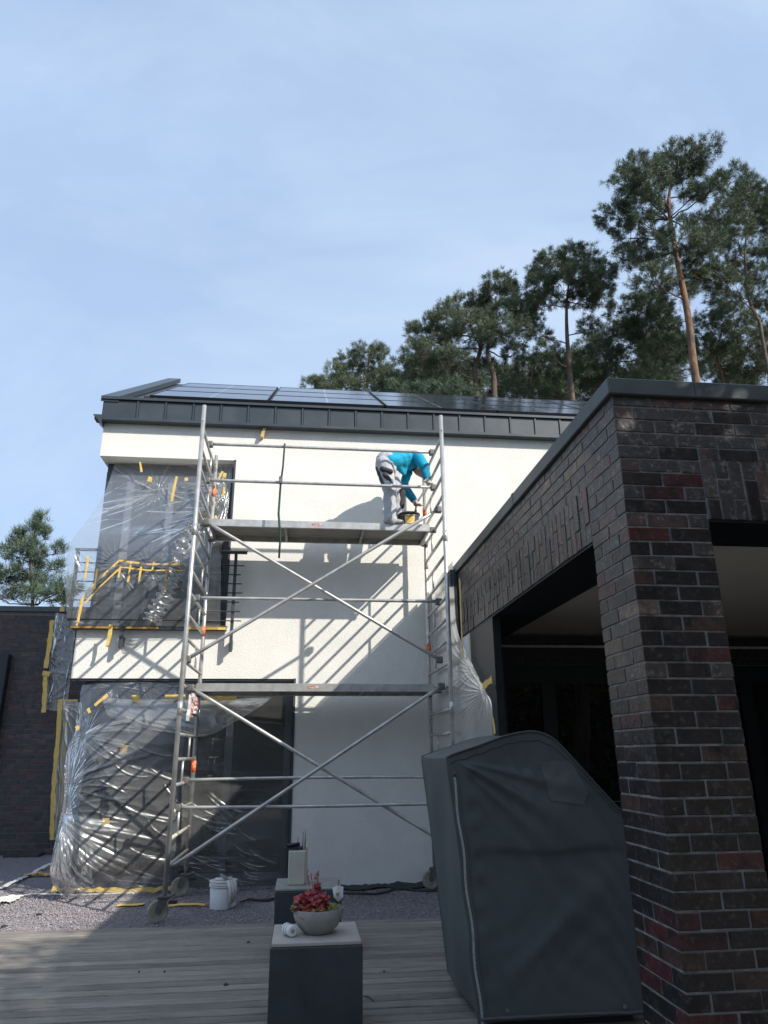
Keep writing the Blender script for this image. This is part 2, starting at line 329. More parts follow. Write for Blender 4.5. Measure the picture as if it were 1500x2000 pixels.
M['rubber'] = mat('dark_rubber', (0.03, 0.032, 0.03), 0.6, c2=(0.05, 0.05, 0.048), nscale=20)
M['tyre'] = mat('dusty_tyre', (0.33, 0.31, 0.25), 0.8, c2=(0.22, 0.21, 0.17), nscale=15)
M['shirt'] = mat('turquoise_jersey', (0.0, 0.34, 0.52), 0.85, c2=(0.0, 0.29, 0.46), nscale=7, bump=(14, 0.5, 0.02))
M['sleeve'] = mat('teal_undersleeve', (0.0, 0.22, 0.34), 0.85, c2=(0.0, 0.16, 0.26), nscale=12, bump=(20, 0.6, 0.02))
M['trousers'] = mat('pale_work_trousers', (0.46, 0.46, 0.48), 0.9, c2=(0.40, 0.40, 0.43), nscale=9, bump=(16, 0.6, 0.025))
M['pocket'] = mat('black_pocket', (0.03, 0.03, 0.034), 0.85, c2=(0.05, 0.05, 0.055), nscale=15)
M['skin'] = mat('skin', (0.50, 0.27, 0.18), 0.55, c2=(0.45, 0.23, 0.15), nscale=12)
M['hair'] = mat('dark_hair', (0.03, 0.02, 0.015), 0.6, c2=(0.05, 0.035, 0.025), nscale=60)
M['glove'] = mat('dusty_glove', (0.38, 0.32, 0.27), 0.85, c2=(0.5, 0.45, 0.4), nscale=20)
M['shoe'] = mat('worn_shoe', (0.30, 0.28, 0.25), 0.8, c2=(0.42, 0.40, 0.37), nscale=20)
M['needle'] = mat('pine_needles', (0.080, 0.115, 0.070), 0.55, c2=(0.155, 0.185, 0.11), nscale=1.6, spec=0.3)
M['needle_young'] = mat('young_pine_needles', (0.075, 0.12, 0.075), 0.6, c2=(0.14, 0.19, 0.12), nscale=3, spec=0.3)
M['leaf_tree'] = mat('broad_leaf', (0.05, 0.09, 0.025), 0.55, c2=(0.09, 0.13, 0.04), nscale=1.5)
M['bark_orange'] = mat('orange_pine_bark', (0.27, 0.145, 0.08), 0.9, c2=(0.085, 0.06, 0.048), nscale=5, bump=(12, 0.8, 0.04), stretch=(1, 1, 0.4))
M['bark'] = mat('grey_brown_bark', (0.15, 0.105, 0.08), 0.9, c2=(0.075, 0.058, 0.05), nscale=4, bump=(12, 0.8, 0.04))
M['strap'] = mat('green_strap', (0.015, 0.07, 0.065), 0.8, c2=(0.02, 0.02, 0.02), nscale=9)
M['batten'] = mat('pale_timber', (0.62, 0.46, 0.22), 0.8, c2=(0.5, 0.36, 0.17), nscale=10)
M['sack'] = mat('roof_felt', (0.035, 0.036, 0.036), 0.8, c2=(0.05, 0.05, 0.05), nscale=12)

# solar cell material: real cell grid from object coordinates
def solar_mat():
    m, t, b = nodes('solar_cells'); N = t.nodes.new; K = t.links.new
    tc = N('ShaderNodeTexCoord'); sp = N('ShaderNodeSeparateXYZ'); K(tc.outputs['Object'], sp.inputs[0])
    def line(out, pitch, w):
        d = N('ShaderNodeMath'); d.operation = 'DIVIDE'; d.inputs[1].default_value = pitch; K(out, d.inputs[0])
        f = N('ShaderNodeMath'); f.operation = 'FRACT'; K(d.outputs[0], f.inputs[0])
        s = N('ShaderNodeMath'); s.operation = 'LESS_THAN'; s.inputs[1].default_value = w; K(f.outputs[0], s.inputs[0]); return s.outputs[0]
    mxx = N('ShaderNodeMath'); mxx.operation = 'MAXIMUM'; K(line(sp.outputs[0], 0.169, 0.03), mxx.inputs[0]); K(line(sp.outputs[1], 0.172, 0.04), mxx.inputs[1])
    ab = N('ShaderNodeMath'); ab.operation = 'ABSOLUTE'; K(sp.outputs[0], ab.inputs[0])
    lt = N('ShaderNodeMath'); lt.operation = 'LESS_THAN'; lt.inputs[1].default_value = 0.009; K(ab.outputs[0], lt.inputs[0])
    mx = N('ShaderNodeMixRGB'); mx.inputs[1].default_value = (0.013, 0.016, 0.024, 1); mx.inputs[2].default_value = (0.05, 0.056, 0.066, 1); K(mxx.outputs[0], mx.inputs[0])
    m2 = N('ShaderNodeMixRGB'); m2.inputs[2].default_value = (0.30, 0.31, 0.32, 1); K(lt.outputs[0], m2.inputs[0]); K(mx.outputs[0], m2.inputs[1])
    K(m2.outputs[0], b.inputs['Base Color']); b.inputs['Roughness'].default_value = 0.12; b.inputs['Specular IOR Level'].default_value = 0.55
    return m
M['solar'] = solar_mat()

# ================================================================== GROUND
g = pym('ground', [(-300, -300, -0.16), (300, -300, -0.16), (300, 300, -0.16), (-300, 300, -0.16)], [(0, 1, 2, 3)])
tag(link('ground', g, M['earth']), 'bare dark soil reaching out under the whole plot', None, kind='structure')

DECK_Y1 = 7.87
deck = box('decking', -7.2, 7.2, -3.0, DECK_Y1-0.01, -0.15, -0.035, M['sack'])
tag(deck, 'weathered grey timber decking in the foreground', None, kind='structure')
pitch = 0.128
nb = int((DECK_Y1+2.9)/pitch)
for i in range(nb):
    y1 = DECK_Y1 - i*pitch
    if y1 < 3.2 and i % 1 == 0 and y1 < -2.8: break
    cut = rnd.uniform(2.6, 4.2)
    for xa, xb in ((-7.2, cut-0.003), (cut+0.003, 7.2)):
        box('deck_board', xa, xb, y1-pitch+0.012, y1, -0.03+rnd.uniform(-0.0015, 0.0015), 0.0+rnd.uniform(-0.003, 0.0015), M['wood_deck'], deck, 0.004)

# gravel bed: an uneven sheet, plus loose stones
gx, gy = np.meshgrid(np.linspace(-9, 8, 260), np.linspace(DECK_Y1+0.004, 15.0, 120))
gz = -0.018 + 0.012*np.sin(gx*2.1+gy*1.3)*np.sin(gy*2.7-gx*0.7) + rng.normal(0, 0.0035, gx.shape)
gz -= 0.012*np.exp(-(gy-DECK_Y1)*4)
gv = np.stack([gx, gy, gz], -1).reshape(-1, 3)
nr, nc = gx.shape
ii = (np.arange(nr-1)[:, None]*nc + np.arange(nc-1)[None]).ravel()
gf = np.stack([ii, ii+1, ii+nc+1, ii+nc], 1)
gm = tri_mesh('gravel_bed', gv, gf)
tag(link('gravel_bed', gm, M['gravel'], smooth=True), 'lilac grey gravel strip along the foot of the house', None, kind='structure')
def stones(n, x0, x1, y0, y1):
    base = np.array([(1, 0, 0), (-1, 0, 0), (0, 1, 0), (0, -1, 0), (0, 0, 1), (0, 0, -1)], float)
    ft = np.array([(0, 2, 4), (2, 1, 4), (1, 3, 4), (3, 0, 4), (2, 0, 5), (1, 2, 5), (3, 1, 5), (0, 3, 5)])
    c = np.stack([rng.uniform(x0, x1, n), rng.uniform(y0, y1, n), np.full(n, -0.008)], 1)
    s = rng.uniform(0.004, 0.011, (n, 1, 1))*rng.uniform(0.6, 1.3, (n, 1, 3)); s[:, :, 2] *= 0.8
    a = rng.uniform(0, 6.28, n); ca, sa = np.cos(a), np.sin(a)
    p = base[None]*s; x = p[..., 0]*ca[:, None]-p[..., 1]*sa[:, None]; y = p[..., 0]*sa[:, None]+p[..., 1]*ca[:, None]
    p = np.stack([x, y, p[..., 2]], -1)*(1+rng.normal(0, 0.2, (n, 6, 1))) + c[:, None]
    return p.reshape(-1, 3), (ft[None]+np.arange(n)[:, None, None]*6).reshape(-1, 3)
sv, sf = stones(42000, -5.2, 3.2, DECK_Y1+0.02, 10.2)
tag(link('gravel_stones', tri_mesh('gravel_stones', sv, sf), M['stone']), 'loose lilac grey gravel stones beside the decking', 'gravel', kind='stuff')

# ================================================================== WHITE HOUSE
YF = 9.67; XL = -2.95; XR = 7.0
house = empty('white_house', (1.5, 12, 0), 'white rendered two storey house with anthracite roof behind the scaffold tower', 'house')
outl = [(XL, 6.12), (XL, 5.58), (-1.07, 5.58), (-1.07, 3.11), (XL, 3.11), (XL, 2.49), (-0.11, 2.49), (-0.11, 0.0), (XR, 0.0), (XR, 6.12)]
bm = bmesh.new()
f = bm.faces.new([bm.verts.new((x, YF, z)) for x, z in outl])
if f.normal.y > 0: f.normal_flip()
bm.normal_update()
ex = bmesh.ops.extrude_face_region(bm, geom=[f])
for e in ex['geom']:
    if isinstance(e, bmesh.types.BMVert): e.co.y += 0.32
bmesh.ops.recalc_face_normals(bm, faces=bm.faces[:])
me = bpy.data.meshes.new('wall'); bm.to_mesh(me); bm.free()
link('wall', me, M['stucco'], house)
# returns of the upper and lower bands round the open corner, side and back walls
box('spandrel_return', XL, XL+0.30, YF+0.322, 10.9, 2.49, 3.11, M['stucco'], house)
box('soffit_return', XL, XL+0.30, YF+0.322, 10.9, 5.58, 6.12, M['stucco'], house)
box('side_wall', XL, XL+0.3, 10.902, 18.8, 0, 6.12, M['stucco'], house)
box('back_wall', XL+0.302, XR, 18.5, 18.8, 0, 6.12, M['stucco'], house)
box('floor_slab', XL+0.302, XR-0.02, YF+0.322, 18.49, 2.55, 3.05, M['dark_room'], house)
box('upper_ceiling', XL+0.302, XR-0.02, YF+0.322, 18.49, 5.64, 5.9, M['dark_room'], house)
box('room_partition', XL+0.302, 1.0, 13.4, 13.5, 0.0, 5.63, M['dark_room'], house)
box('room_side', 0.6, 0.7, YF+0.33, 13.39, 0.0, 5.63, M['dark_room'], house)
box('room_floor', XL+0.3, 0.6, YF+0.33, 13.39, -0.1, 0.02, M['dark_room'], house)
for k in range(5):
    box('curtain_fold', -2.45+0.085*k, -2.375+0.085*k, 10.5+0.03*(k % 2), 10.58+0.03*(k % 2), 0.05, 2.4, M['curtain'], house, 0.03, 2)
# upper corner window
uw = box('upper_window_frame', -2.90, -1.075, 9.955, 9.99, 5.44, 5.575, M['frame'], house)
box('lower_rail', -2.90, -1.075, 9.955, 9.99, 3.115, 3.2, M['frame'], uw)
for xa, xb, mm in ((-2.90, -2.80, 'frame'), (-2.60, -2.50, 'frame_pale'), (-2.02, -1.93, 'frame_pale'), (-1.17, -1.075, 'frame')):
    box('mullion', xa, xb, 9.94, 9.995, 3.2, 5.44, M[mm], uw)
for xa, xb in ((-2.80, -2.60), (-2.50, -2.02), (-1.93, -1.17)):
    box('window_pane', xa, xb, 9.972, 9.978, 3.2, 5.44, M['glass'], uw)
box('side_pane', -2.872, -2.866, 9.995, 10.9, 3.15, 5.5, M['glass'], uw)
# reveal strip at the right of the window
box('reveal_frame', -1.072, -1.045, YF-0.012, YF+0.1, 3.11, 5.585, M['frame'], house)
# ground floor corner glazing
lw_ = box('terrace_window_frame', -2.86, -0.115, 10.02, 10.08, 2.36, 2.488, M['frame'], house)
box('lower_rail', -2.86, -0.115, 10.02, 10.08, 0.02, 0.14, M['frame'], lw_)
for xa, xb in ((-2.86, -2.76), (-1.62, -1.53), (-0.99, -0.90), (-0.22, -0.115)):
    box('mullion', xa, xb, 10.01, 10.085, 0.14, 2.36, M['frame'], lw_)
for xa, xb in ((-2.76, -1.62), (-1.53, -0.99), (-0.90, -0.22)):
    box('window_pane', xa, xb, 10.045, 10.051, 0.14, 2.36, M['glass'], lw_)
box('side_pane', -2.832, -2.826, 10.085, 10.9, 0.1, 2.4, M['glass'], lw_)
box('door_reveal', -0.118, -0.088, YF-0.01, YF+0.3, 0.0, 2.495, M['frame'], house)
box('lintel_profile', XL+0.01, -0.12, YF+0.02, YF+0.3, 2.462, 2.487, M['frame'], house)

# standing seam eaves band and roof
EY = 9.56
band = box('eaves_band', XL-0.02, XR, EY+0.02, YF+0.3, 6.125, 6.42, M['anthracite'], house)
seams = [-2.475+0.394*k for k in range(25)]
edges = [XL-0.02]+[s for s in seams if s < XR]+[XR]
for a, b_ in zip(edges[:-1], edges[1:]):
    o = box('seam_tray', a+0.014, b_-0.014, EY+0.004, EY+0.019, 6.135, 6.405, M['anthracite'], band, 0.003)
    o.rotation_euler.x = rnd.uniform(-0.012, 0.012)
for s in seams:
    if s < XR: box('standing_seam', s-0.011, s+0.011, EY-0.012, EY+0.018, 6.128, 6.412, M['anthracite'], band)
box('top_cap', XL-0.03, XR, EY-0.03, EY+0.1, 6.415, 6.452, M['anthracite'], band)
box('drip_edge', XL-0.10, XR, EY-0.03, YF-0.004, 6.085, 6.124, M['anthracite'], band)
SL = 0.622; ang = math.atan(SL)
def roofz(y): return 6.40+(y-9.6)*SL
RY = 13.75
rv = [(XL-0.03, 9.6, roofz(9.6)), (XR, 9.6, roofz(9.6)), (XR, RY, roofz(RY)), (XL-0.03, RY, roofz(RY)), (XR, 19.0, 6.42), (XL-0.03, 19.0, 6.42)]
roof = link('roof', pym('roof', rv, [(0, 1, 2, 3), (3, 2, 4, 5)]), M['anthracite'], house)
gl_ = [(XL, 9.68, 6.125), (XL, 18.8, 6.125), (XL, RY, roofz(RY)-0.02)]
link('gable', pym('gable', gl_, [(0, 1, 2)]), M['anthracite'], house)
# raised verge at the left gable
vv = []
for x in (XL-0.05, XL+0.20):
    for y, dz in ((9.55, 0.03), (RY, 0.03), (RY, 0.13), (9.55, 0.12)):
        vv.append((x, y, roofz(y)+dz-(0.02 if y < 10 else 0)))
link('verge', pym('verge', vv, [(0, 1, 2, 3), (7, 6, 5, 4), (0, 4, 5, 1), (1, 5, 6, 2), (2, 6, 7, 3), (3, 7, 4, 0)]), M['anthracite'], roof)
link('gutter_corner', pym('gutter_corner', [(XL-0.12, EY-0.05, 6.15), (XL+0.02, EY-0.05, 6.15), (XL+0.0, EY-0.05, 6.02), (XL-0.12, YF+0.2, 6.15), (XL+0.02, YF+0.2, 6.15), (XL+0.0, YF+0.2, 6.02)],
     [(0, 2, 1), (3, 4, 5), (0, 1, 4, 3), (1, 2, 5, 4), (2, 0, 3, 5)]), M['anthracite'], house)

# solar panels: three rows, each panel its own thing
PW, PH = 1.722, 1.13
ords = ['first', 'second', 'third', 'fourth', 'fifth', 'sixth']
rown = ['bottom row', 'middle row', 'top row']
pm = box_mesh(PW-0.02, PH-0.02, 0.035).copy(); pm.materials.append(M['solar'])
fv, ff = [], []
for xa, xb, ya, yb in ((-PW/2, PW/2, -PH/2, -PH/2+0.02), (-PW/2, PW/2, PH/2-0.02, PH/2), (-PW/2, -PW/2+0.02, -PH/2+0.021, PH/2-0.021), (PW/2-0.02, PW/2, -PH/2+0.021, PH/2-0.021)):
    k = len(fv)
    for z in (-0.02, 0.021):
        fv += [(xa, ya, z), (xb, ya, z), (xb, yb, z), (xa, yb, z)]
    ff += [(k+3, k+2, k+1, k), (k+4, k+5, k+6, k+7), (k, k+1, k+5, k+4), (k+1, k+2, k+6, k+5), (k+2, k+3, k+7, k+6), (k+3, k, k+4, k+7)]
fm = pym('panel_frame', fv, ff); fm.materials.append(M['black'])
for c in range(5):
    for r in range(3):
        x = -2.36+PW/2+c*(PW+0.035); s = 0.16+PH/2+r*(PH+0.02)
        o = bpy.data.objects.new('solar_panel', None); COL.objects.link(o); o.empty_display_size = 0.2
        o.location = (x, 9.6+s*math.cos(ang)-0.09*math.sin(ang), 6.40+s*math.sin(ang)+0.09*math.cos(ang)); o.rotation_euler.x = ang
        tag(o, f'dark solar panel in the {rown[r]} on the roof, {ords[c]} from the left gable', 'solar panel', 'solar panels on the house roof')
        for nm, mm in (('cell_sheet', pm), ('panel_frame', fm)):
            q = bpy.data.objects.new(nm, mm); COL.objects.link(q); q.parent = o
for k in range(2):
    yy = 9.6+(0.16+0.25+k*0.7)*math.cos(ang)
    box('mounting_rail', -2.5, -2.37, yy-0.02, yy+0.02, roofz(yy)+0.02, roofz(yy)+0.07, M['black'], roof)

# juliet railing
rl = empty('window_railing', (-1.9, 9.5, 3.1), 'thin dark bar railing in front of the upper corner window', 'railing')
RYY = 9.50
box('handrail', -3.05, -0.80, RYY-0.025, RYY+0.025, 4.135, 4.165, M['frame'], rl, 0.004)
for k in range(7):
    z = 3.22+0.125*k
    tube('bar', [(-3.04, RYY, z), (-0.83-0.02*(k % 3), RYY, z)], 0.008, M['black'], rl, 8)
for x, z0 in ((-0.95, 2.82), (-2.35, 2.85)):
    box('post', x-0.02, x+0.02, RYY+0.012, RYY+0.06, z0, 4.134, M['frame'], rl, 0.004)
    box('bracket', x-0.018, x+0.018, RYY+0.062, YF-0.002, z0+0.05, z0+0.16, M['frame'], rl)
box('corner_post', -3.045, -3.005, RYY+0.012, RYY+0.06, 3.12, 4.134, M['frame'], rl, 0.004)
tb = box('tape_strip', -1.15, -0.79, RYY-0.03, RYY+0.027, 4.1655, 4.172, M['tape'], rl)
sill = box('window_sill', XL-0.06, -1.03, YF-0.10, YF+0.05, 3.112, 3.15, M['frame'], house)
box('tape_strip', XL-0.062, -1.9, YF-0.106, YF-0.1005, 3.115, 3.142, M['tape_orange'], sill)
box('tape_strip', -1.55, -1.03, YF-0.108, YF-0.1005, 3.112, 3.165, M['tape'], sill)
# timber batten piece below the eaves
bt = box('timber_wedge', -0.70, -0.655, 9.585, YF-0.002, 5.93, 6.083, M['batten'], None, 0.004)
bt.rotation_euler.y = 0.25
tag(bt, 'small pale timber wedge stuck under the roof eaves', 'wedge')

# ================================================================== MASKING FILM
def ridge(u, v, seed, n=5, f0=3.0):
    r = np.random.default_rng(seed); h = 0
    for k in range(n):
        a = r.uniform(-0.5, 0.5); fq = f0*(1.55**k)
        w = 0.6*np.sin(r.uniform(1, 3)*u*3+r.uniform(0, 6))*np.sin(r.uniform(1, 3)*v*3+r.uniform(0, 6))
        h = h + (1-np.abs(np.sin(fq*(u*math.cos(a*3)+v*math.sin(a*3))+w*2+r.uniform(0, 6))))**2.2/(1.35**k)
    return h/2.2-0.4

def cr1(p, t):
    n = len(p); x = np.clip(t, 0, 1)*(n-1); i = np.minimum(x.astype(int), n-2); f = (x-i)[..., None] if p.ndim == 2 else (x-i).reshape(-1, *([1]*(p.ndim-1)))
    g = lambda k: p[np.clip(k, 0, n-1)]
    a, b, c, d = g(i-1), g(i), g(i+1), g(i+2)
    return 0.5*((2*b)+(-a+c)*f+(2*a-5*b+4*c-d)*f*f+(-a+3*b-3*c+d)*f**3)

def film(name, ctrl, nu, nv, mat_, parent, tapes=(), amp=0.02, seed=1, f0=3.0, nrm=(0, -1, 0), edge=0.0, creases=()):
    """ctrl: rows (v) x cols (u) of 3D points; tapes: (u, v, strength, radius, folds)"""
    c = np.array([[list(p) for p in row] for row in ctrl], float)
    u = np.linspace(0, 1, nu); v = np.linspace(0, 1, nv)
    s = cr1(c, v)                       # nv x cols x 3
    s = np.stack([cr1(s[k], u) for k in range(nv)])
    U, V = np.meshgrid(u, v)
    h = ridge(U*1.6, V*1.6, seed, 5, f0)*amp
    asp = np.linalg.norm(c[0, -1]-c[0, 0])/max(1e-6, np.linalg.norm(c[-1, 0]-c[0, 0]))
    for (tu, tv, st, R, nf) in tapes:
        du = (U-tu)*asp; dv = V-tv; r = np.hypot(du, dv); th = np.arctan2(dv, du)
        h += 0.25*st*np.exp(-r/R)*np.minimum(1, r/0.04)*((1-np.abs(np.sin(nf*th/2+seed+0.7*np.sin(3*th))))**2.5-0.3)
    Wm = np.linalg.norm(c[1, -1]-c[1, 0]); Hm = np.linalg.norm(c[-1, 0]-c[0, 0])
    fold = np.zeros_like(U)
    for (u0, v0, u1, v1, bow, am, w) in creases:
        ax, ay, bx, by = u0*Wm, v0*Hm, u1*Wm, v1*Hm; ln = math.hypot(bx-ax, by-ay)+1e-6; ex, ey = (bx-ax)/ln, (by-ay)/ln
        t = ((U*Wm-ax)*ex+(V*Hm-ay)*ey)/ln; o = -(U*Wm-ax)*ey+(V*Hm-ay)*ex
        tt = np.clip(t, 0, 1); tap = np.clip(np.minimum(t, 1-t)*6, 0, 1)*(0.45+0.55*np.abs(np.sin(t*9+am*900+u0*40)))
        k = np.exp(-((o-bow*4*tt*(1-tt))/w)**2)*tap
        h += am*k; fold += k*(am/0.008)
    s = s + h[..., None]*np.array(nrm)
    if edge: s[:, :, 0] += edge*np.sin(V*23+seed)*np.exp(-U*14)
    ii = (np.arange(nv-1)[:, None]*nu+np.arange(nu-1)[None]).ravel()
    me = tri_mesh(name, s.reshape(-1, 3), np.stack([ii, ii+1, ii+nu+1, ii+nu], 1))
    at_ = me.attributes.new('fold', 'FLOAT', 'POINT'); at_.data.foreach_set('value', np.clip(fold, 0, 1.2).astype(np.float32).ravel())
    return link(name, me, mat_, parent, smooth=True)

def fan(u, v, n, a0, a1, ln, seed, am=0.006, w=0.010):
    """creases fanning out from a taped point"""
    r = random.Random(seed); out = []
    for k in range(n):
        a = r.uniform(a0, a1); l = ln*r.uniform(0.3, 1.0); g0 = r.uniform(0.01, 0.05)
        out.append((u+g0*math.cos(a), v+g0*math.sin(a), u+l*math.cos(a), v+l*math.sin(a), r.uniform(-0.02, 0.02), am*r.uniform(0.4, 1.1), w*r.uniform(0.7, 1.4)))
    return out

def streaks(n, ur, vr, du, dv, seed, am=0.006, w=0.009, bow=0.05):
    r = random.Random(seed); out = []
    for k in range(n):
        u, v = r.uniform(*ur), r.uniform(*vr); a, b = r.uniform(*du), r.uniform(*dv)
        out.append((u, v, u+a, v+b, r.uniform(0, bow), am*r.uniform(0.35, 1.1), w*r.uniform(0.6, 1.5)))
    return out

def tape(pts, w, parent, m='tape', wdir=(1, 0, 0), nrm=(0, -1, 0), th=0.003, crumple=0.004):
    pts = [Vector(p) for p in pts]; wd = Vector(wdir); n = Vector(nrm)
    # densify
    dn = []
    for a, b in zip(pts[:-1], pts[1:]):
        k = max(2, int((b-a).length/0.06))
        dn += [a.lerp(b, i/k) for i in range(k)]
    dn.append(pts[-1])
    V, Fc = [], []
    for i, p in enumerate(dn):
        ww = w*rnd.uniform(0.75, 1.12); q = p+n*rnd.uniform(0, crumple)+Vector((rnd.uniform(-.06, .06)*w, 0, rnd.uniform(-.06, .06)*w))
        d = (dn[min(i+1, len(dn)-1)]-dn[max(i-1, 0)]).normalized()
        side = n.cross(d)
        side = side.normalized() if side.length > 1e-4 else wd
        for sgn, k in ((-1, 0), (1, 0), (1, 1), (-1, 1)):
            V.append(q+side*sgn*ww/2+n*(th*k))
    for i in range(len(dn)-1):
        for k in range(4):
            a = i*4+k; b = i*4+(k+1) % 4; Fc.append((a, b, b+4, a+4))
    Fc += [(3, 2, 1, 0), tuple(len(V)-4+k for k in range(4))]
    return link('tape_strip', pym('tape_strip', V, Fc), M[m], parent)

# upper window film
uf = empty('masking_film', (-2.0, 9.5, 3.12), 'clear plastic masking film taped over the upper corner window and railing', 'plastic film')
ctrl = [[(-2.80, 9.90, 5.56), (-2.3, 9.90, 5.57), (-1.7, 9.9, 5.57), (-1.10, 9.80, 5.57)],
        [(-2.86, 9.82, 5.10), (-2.3, 9.80, 5.1), (-1.7, 9.78, 5.08), (-1.11, 9.72, 5.12)],
        [(-2.98, 9.62, 4.62), (-2.4, 9.62, 4.6), (-1.75, 9.62, 4.6), (-1.12, 9.63, 4.65)],
        [(-3.12, 9.445, 4.185), (-2.5, 9.44, 4.19), (-1.8, 9.44, 4.19), (-1.14, 9.45, 4.19)],
        [(-3.10, 9.43, 3.70), (-2.5, 9.44, 3.7), (-1.8, 9.44, 3.7), (-1.12, 9.45, 3.7)],
        [(-3.03, 9.52, 3.13), (-2.5, 9.51, 3.14), (-1.8, 9.51, 3.14), (-1.10, 9.53, 3.14)]]
film('film_sheet', ctrl, 300, 380, M['film_clear'], uf,
     [(0.42, 0.10, 0.022, 0.12, 26), (0.42, 0.19, 0.03, 0.16, 22), (0.98, 0.15, 0.05, 0.14, 30), (0.95, 0.30, 0.04, 0.2, 26), (0.35, 0.70, 0.03, 0.12, 24), (0.55, 0.72, 0.03, 0.1, 20), (0.05, 0.82, 0.03, 0.15, 20), (0.75, 0.74, 0.03, 0.1, 22)],
     0.007, 3, 1.6, creases=fan(0.42, 0.14, 12, 0.0, 6.28, 0.22, 1, 0.003)+fan(0.42, 0.20, 14, 2.2, 3.6, 0.5, 2, 0.006)+fan(0.97, 0.17, 26, 1.6, 4.4, 0.45, 3)+fan(0.9, 0.32, 20, 1.8, 3.6, 0.55, 4, 0.006)
     +fan(0.35, 0.72, 12, 0.2, 2.9, 0.18, 5)+fan(0.06, 0.62, 16, 0.0, 1.4, 0.25, 6)+fan(0.55, 0.72, 8, 0.4, 2.7, 0.14, 7)+fan(0.04, 0.97, 14, -0.9, 0.1, 0.3, 8)+streaks(26, (0.1, 0.8), (0.1, 0.5), (-0.35, -0.1), (0.03, 0.16), 9, 0.005))
for (px, py, ln, w, mm) in ((340, 955, 0.38, 0.035, 'tape'), (275, 912, 0.16, 0.03, 'tape'), (293, 936, 0.07, 0.06, 'tape'), (364, 936, 0.05, 0.05, 'tape'), (438, 930, 0.10, 0.05, 'tape'), (437, 960, 0.14, 0.03, 'tape')):
    c = at(px, py, 9.66 if py > 950 else 9.72); a = rnd.uniform(-0.25, 0.25)
    d = Vector((math.sin(a), 0, math.cos(a)))
    tape([c-d*ln/2, c+d*ln/2], w, uf, mm)
# tapes round the folded roll lying on the rail
pth = [at(150, 1222, 9.40), at(163, 1165, 9.40), at(195, 1130, 9.40), at(233, 1095, 9.40), at(290, 1102, 9.40), at(360, 1102, 9.40)]
tape(pth, 0.028, uf); tape([p+Vector((0.03, 0, -0.09)) for p in pth[1:4]], 0.022, uf); tape([p+Vector((0.02, -0.002, -0.085)) for p in pth[3:]], 0.020, uf)
for px, py in ((172, 1098), (235, 1110), (276, 1108), (325, 1118), (190, 1118), (255, 1105), (300, 1104)):
    c = at(px, py, 9.396); ln = rnd.choice((0.08, 0.13, 0.22)); tape([c+Vector((0, 0, 0.05)), c-Vector((0.01, 0, ln))], 0.026, uf)
tape([at(172, 1085, 9.40), at(166, 1130, 9.40)], 0.03, uf); tape([at(161, 1170, 9.39), at(152, 1215, 9.39)], 0.035, uf)
roll_ = [at(165, 1168, 9.41), at(200, 1128, 9.41), at(240, 1104, 9.41), at(300, 1105, 9.41), at(360, 1106, 9.41), at(400, 1112, 9.42)]
def crumpled_roll(name, pts, rad, parent, m, seed):
    r = np.random.default_rng(seed); P = np.array([list(p) for p in pts]); P = cr1(P, np.linspace(0, 1, 60))
    V, Fc = tube_geo([Vector(p) for p in P], [rad*(1+0.35*math.sin(i*0.9+seed)+r.normal(0, 0.12)) for i in range(60)], 16, cap=False)
    V = [v+Vector(r.normal(0, rad*0.10, 3)) for v in V]
    return link(name, pym(name, V, Fc), m, parent, smooth=True)
crumpled_roll('folded_film', roll_, 0.028, uf, M['film_thick'], 4)
# loose folded lengths of film on the right of the window
crumpled_roll('folded_film', [at(408, 985, 9.52), at(385, 1020, 9.52), at(362, 1045, 9.46), at(345, 1105, 9.40)], 0.075, uf, M['film_thick'], 5)
crumpled_roll('folded_film', [at(345, 1115, 9.40), at(320, 1165, 9.42), at(295, 1215, 9.44)], 0.09, uf, M['film'], 6)
crumpled_roll('folded_film', [at(425, 930, 9.62), at(415, 985, 9.6), at(408, 1010, 9.55), at(425, 1060, 9.5)], 0.08, uf, M['film'], 7)
for px, py, dx, dz in ((430, 930, 0.05, 0.12), (412, 985, 0.12, 0.05), (400, 1010, 0.03, 0.14), (425, 1015, 0.05, -0.1)):
    c = at(px, py, 9.5); tape([c-Vector((dx, 0, dz))*0.6, c+Vector((dx, 0, dz))*0.6], 0.025, uf)
c = at(218, 1225, 9.5); tape([c+Vector((0, -0.03, 0.03)), c+Vector((0, -0.03, -0.1)), c+Vector((-0.02, -0.03, -0.26))], 0.05, uf, crumple=0.015)

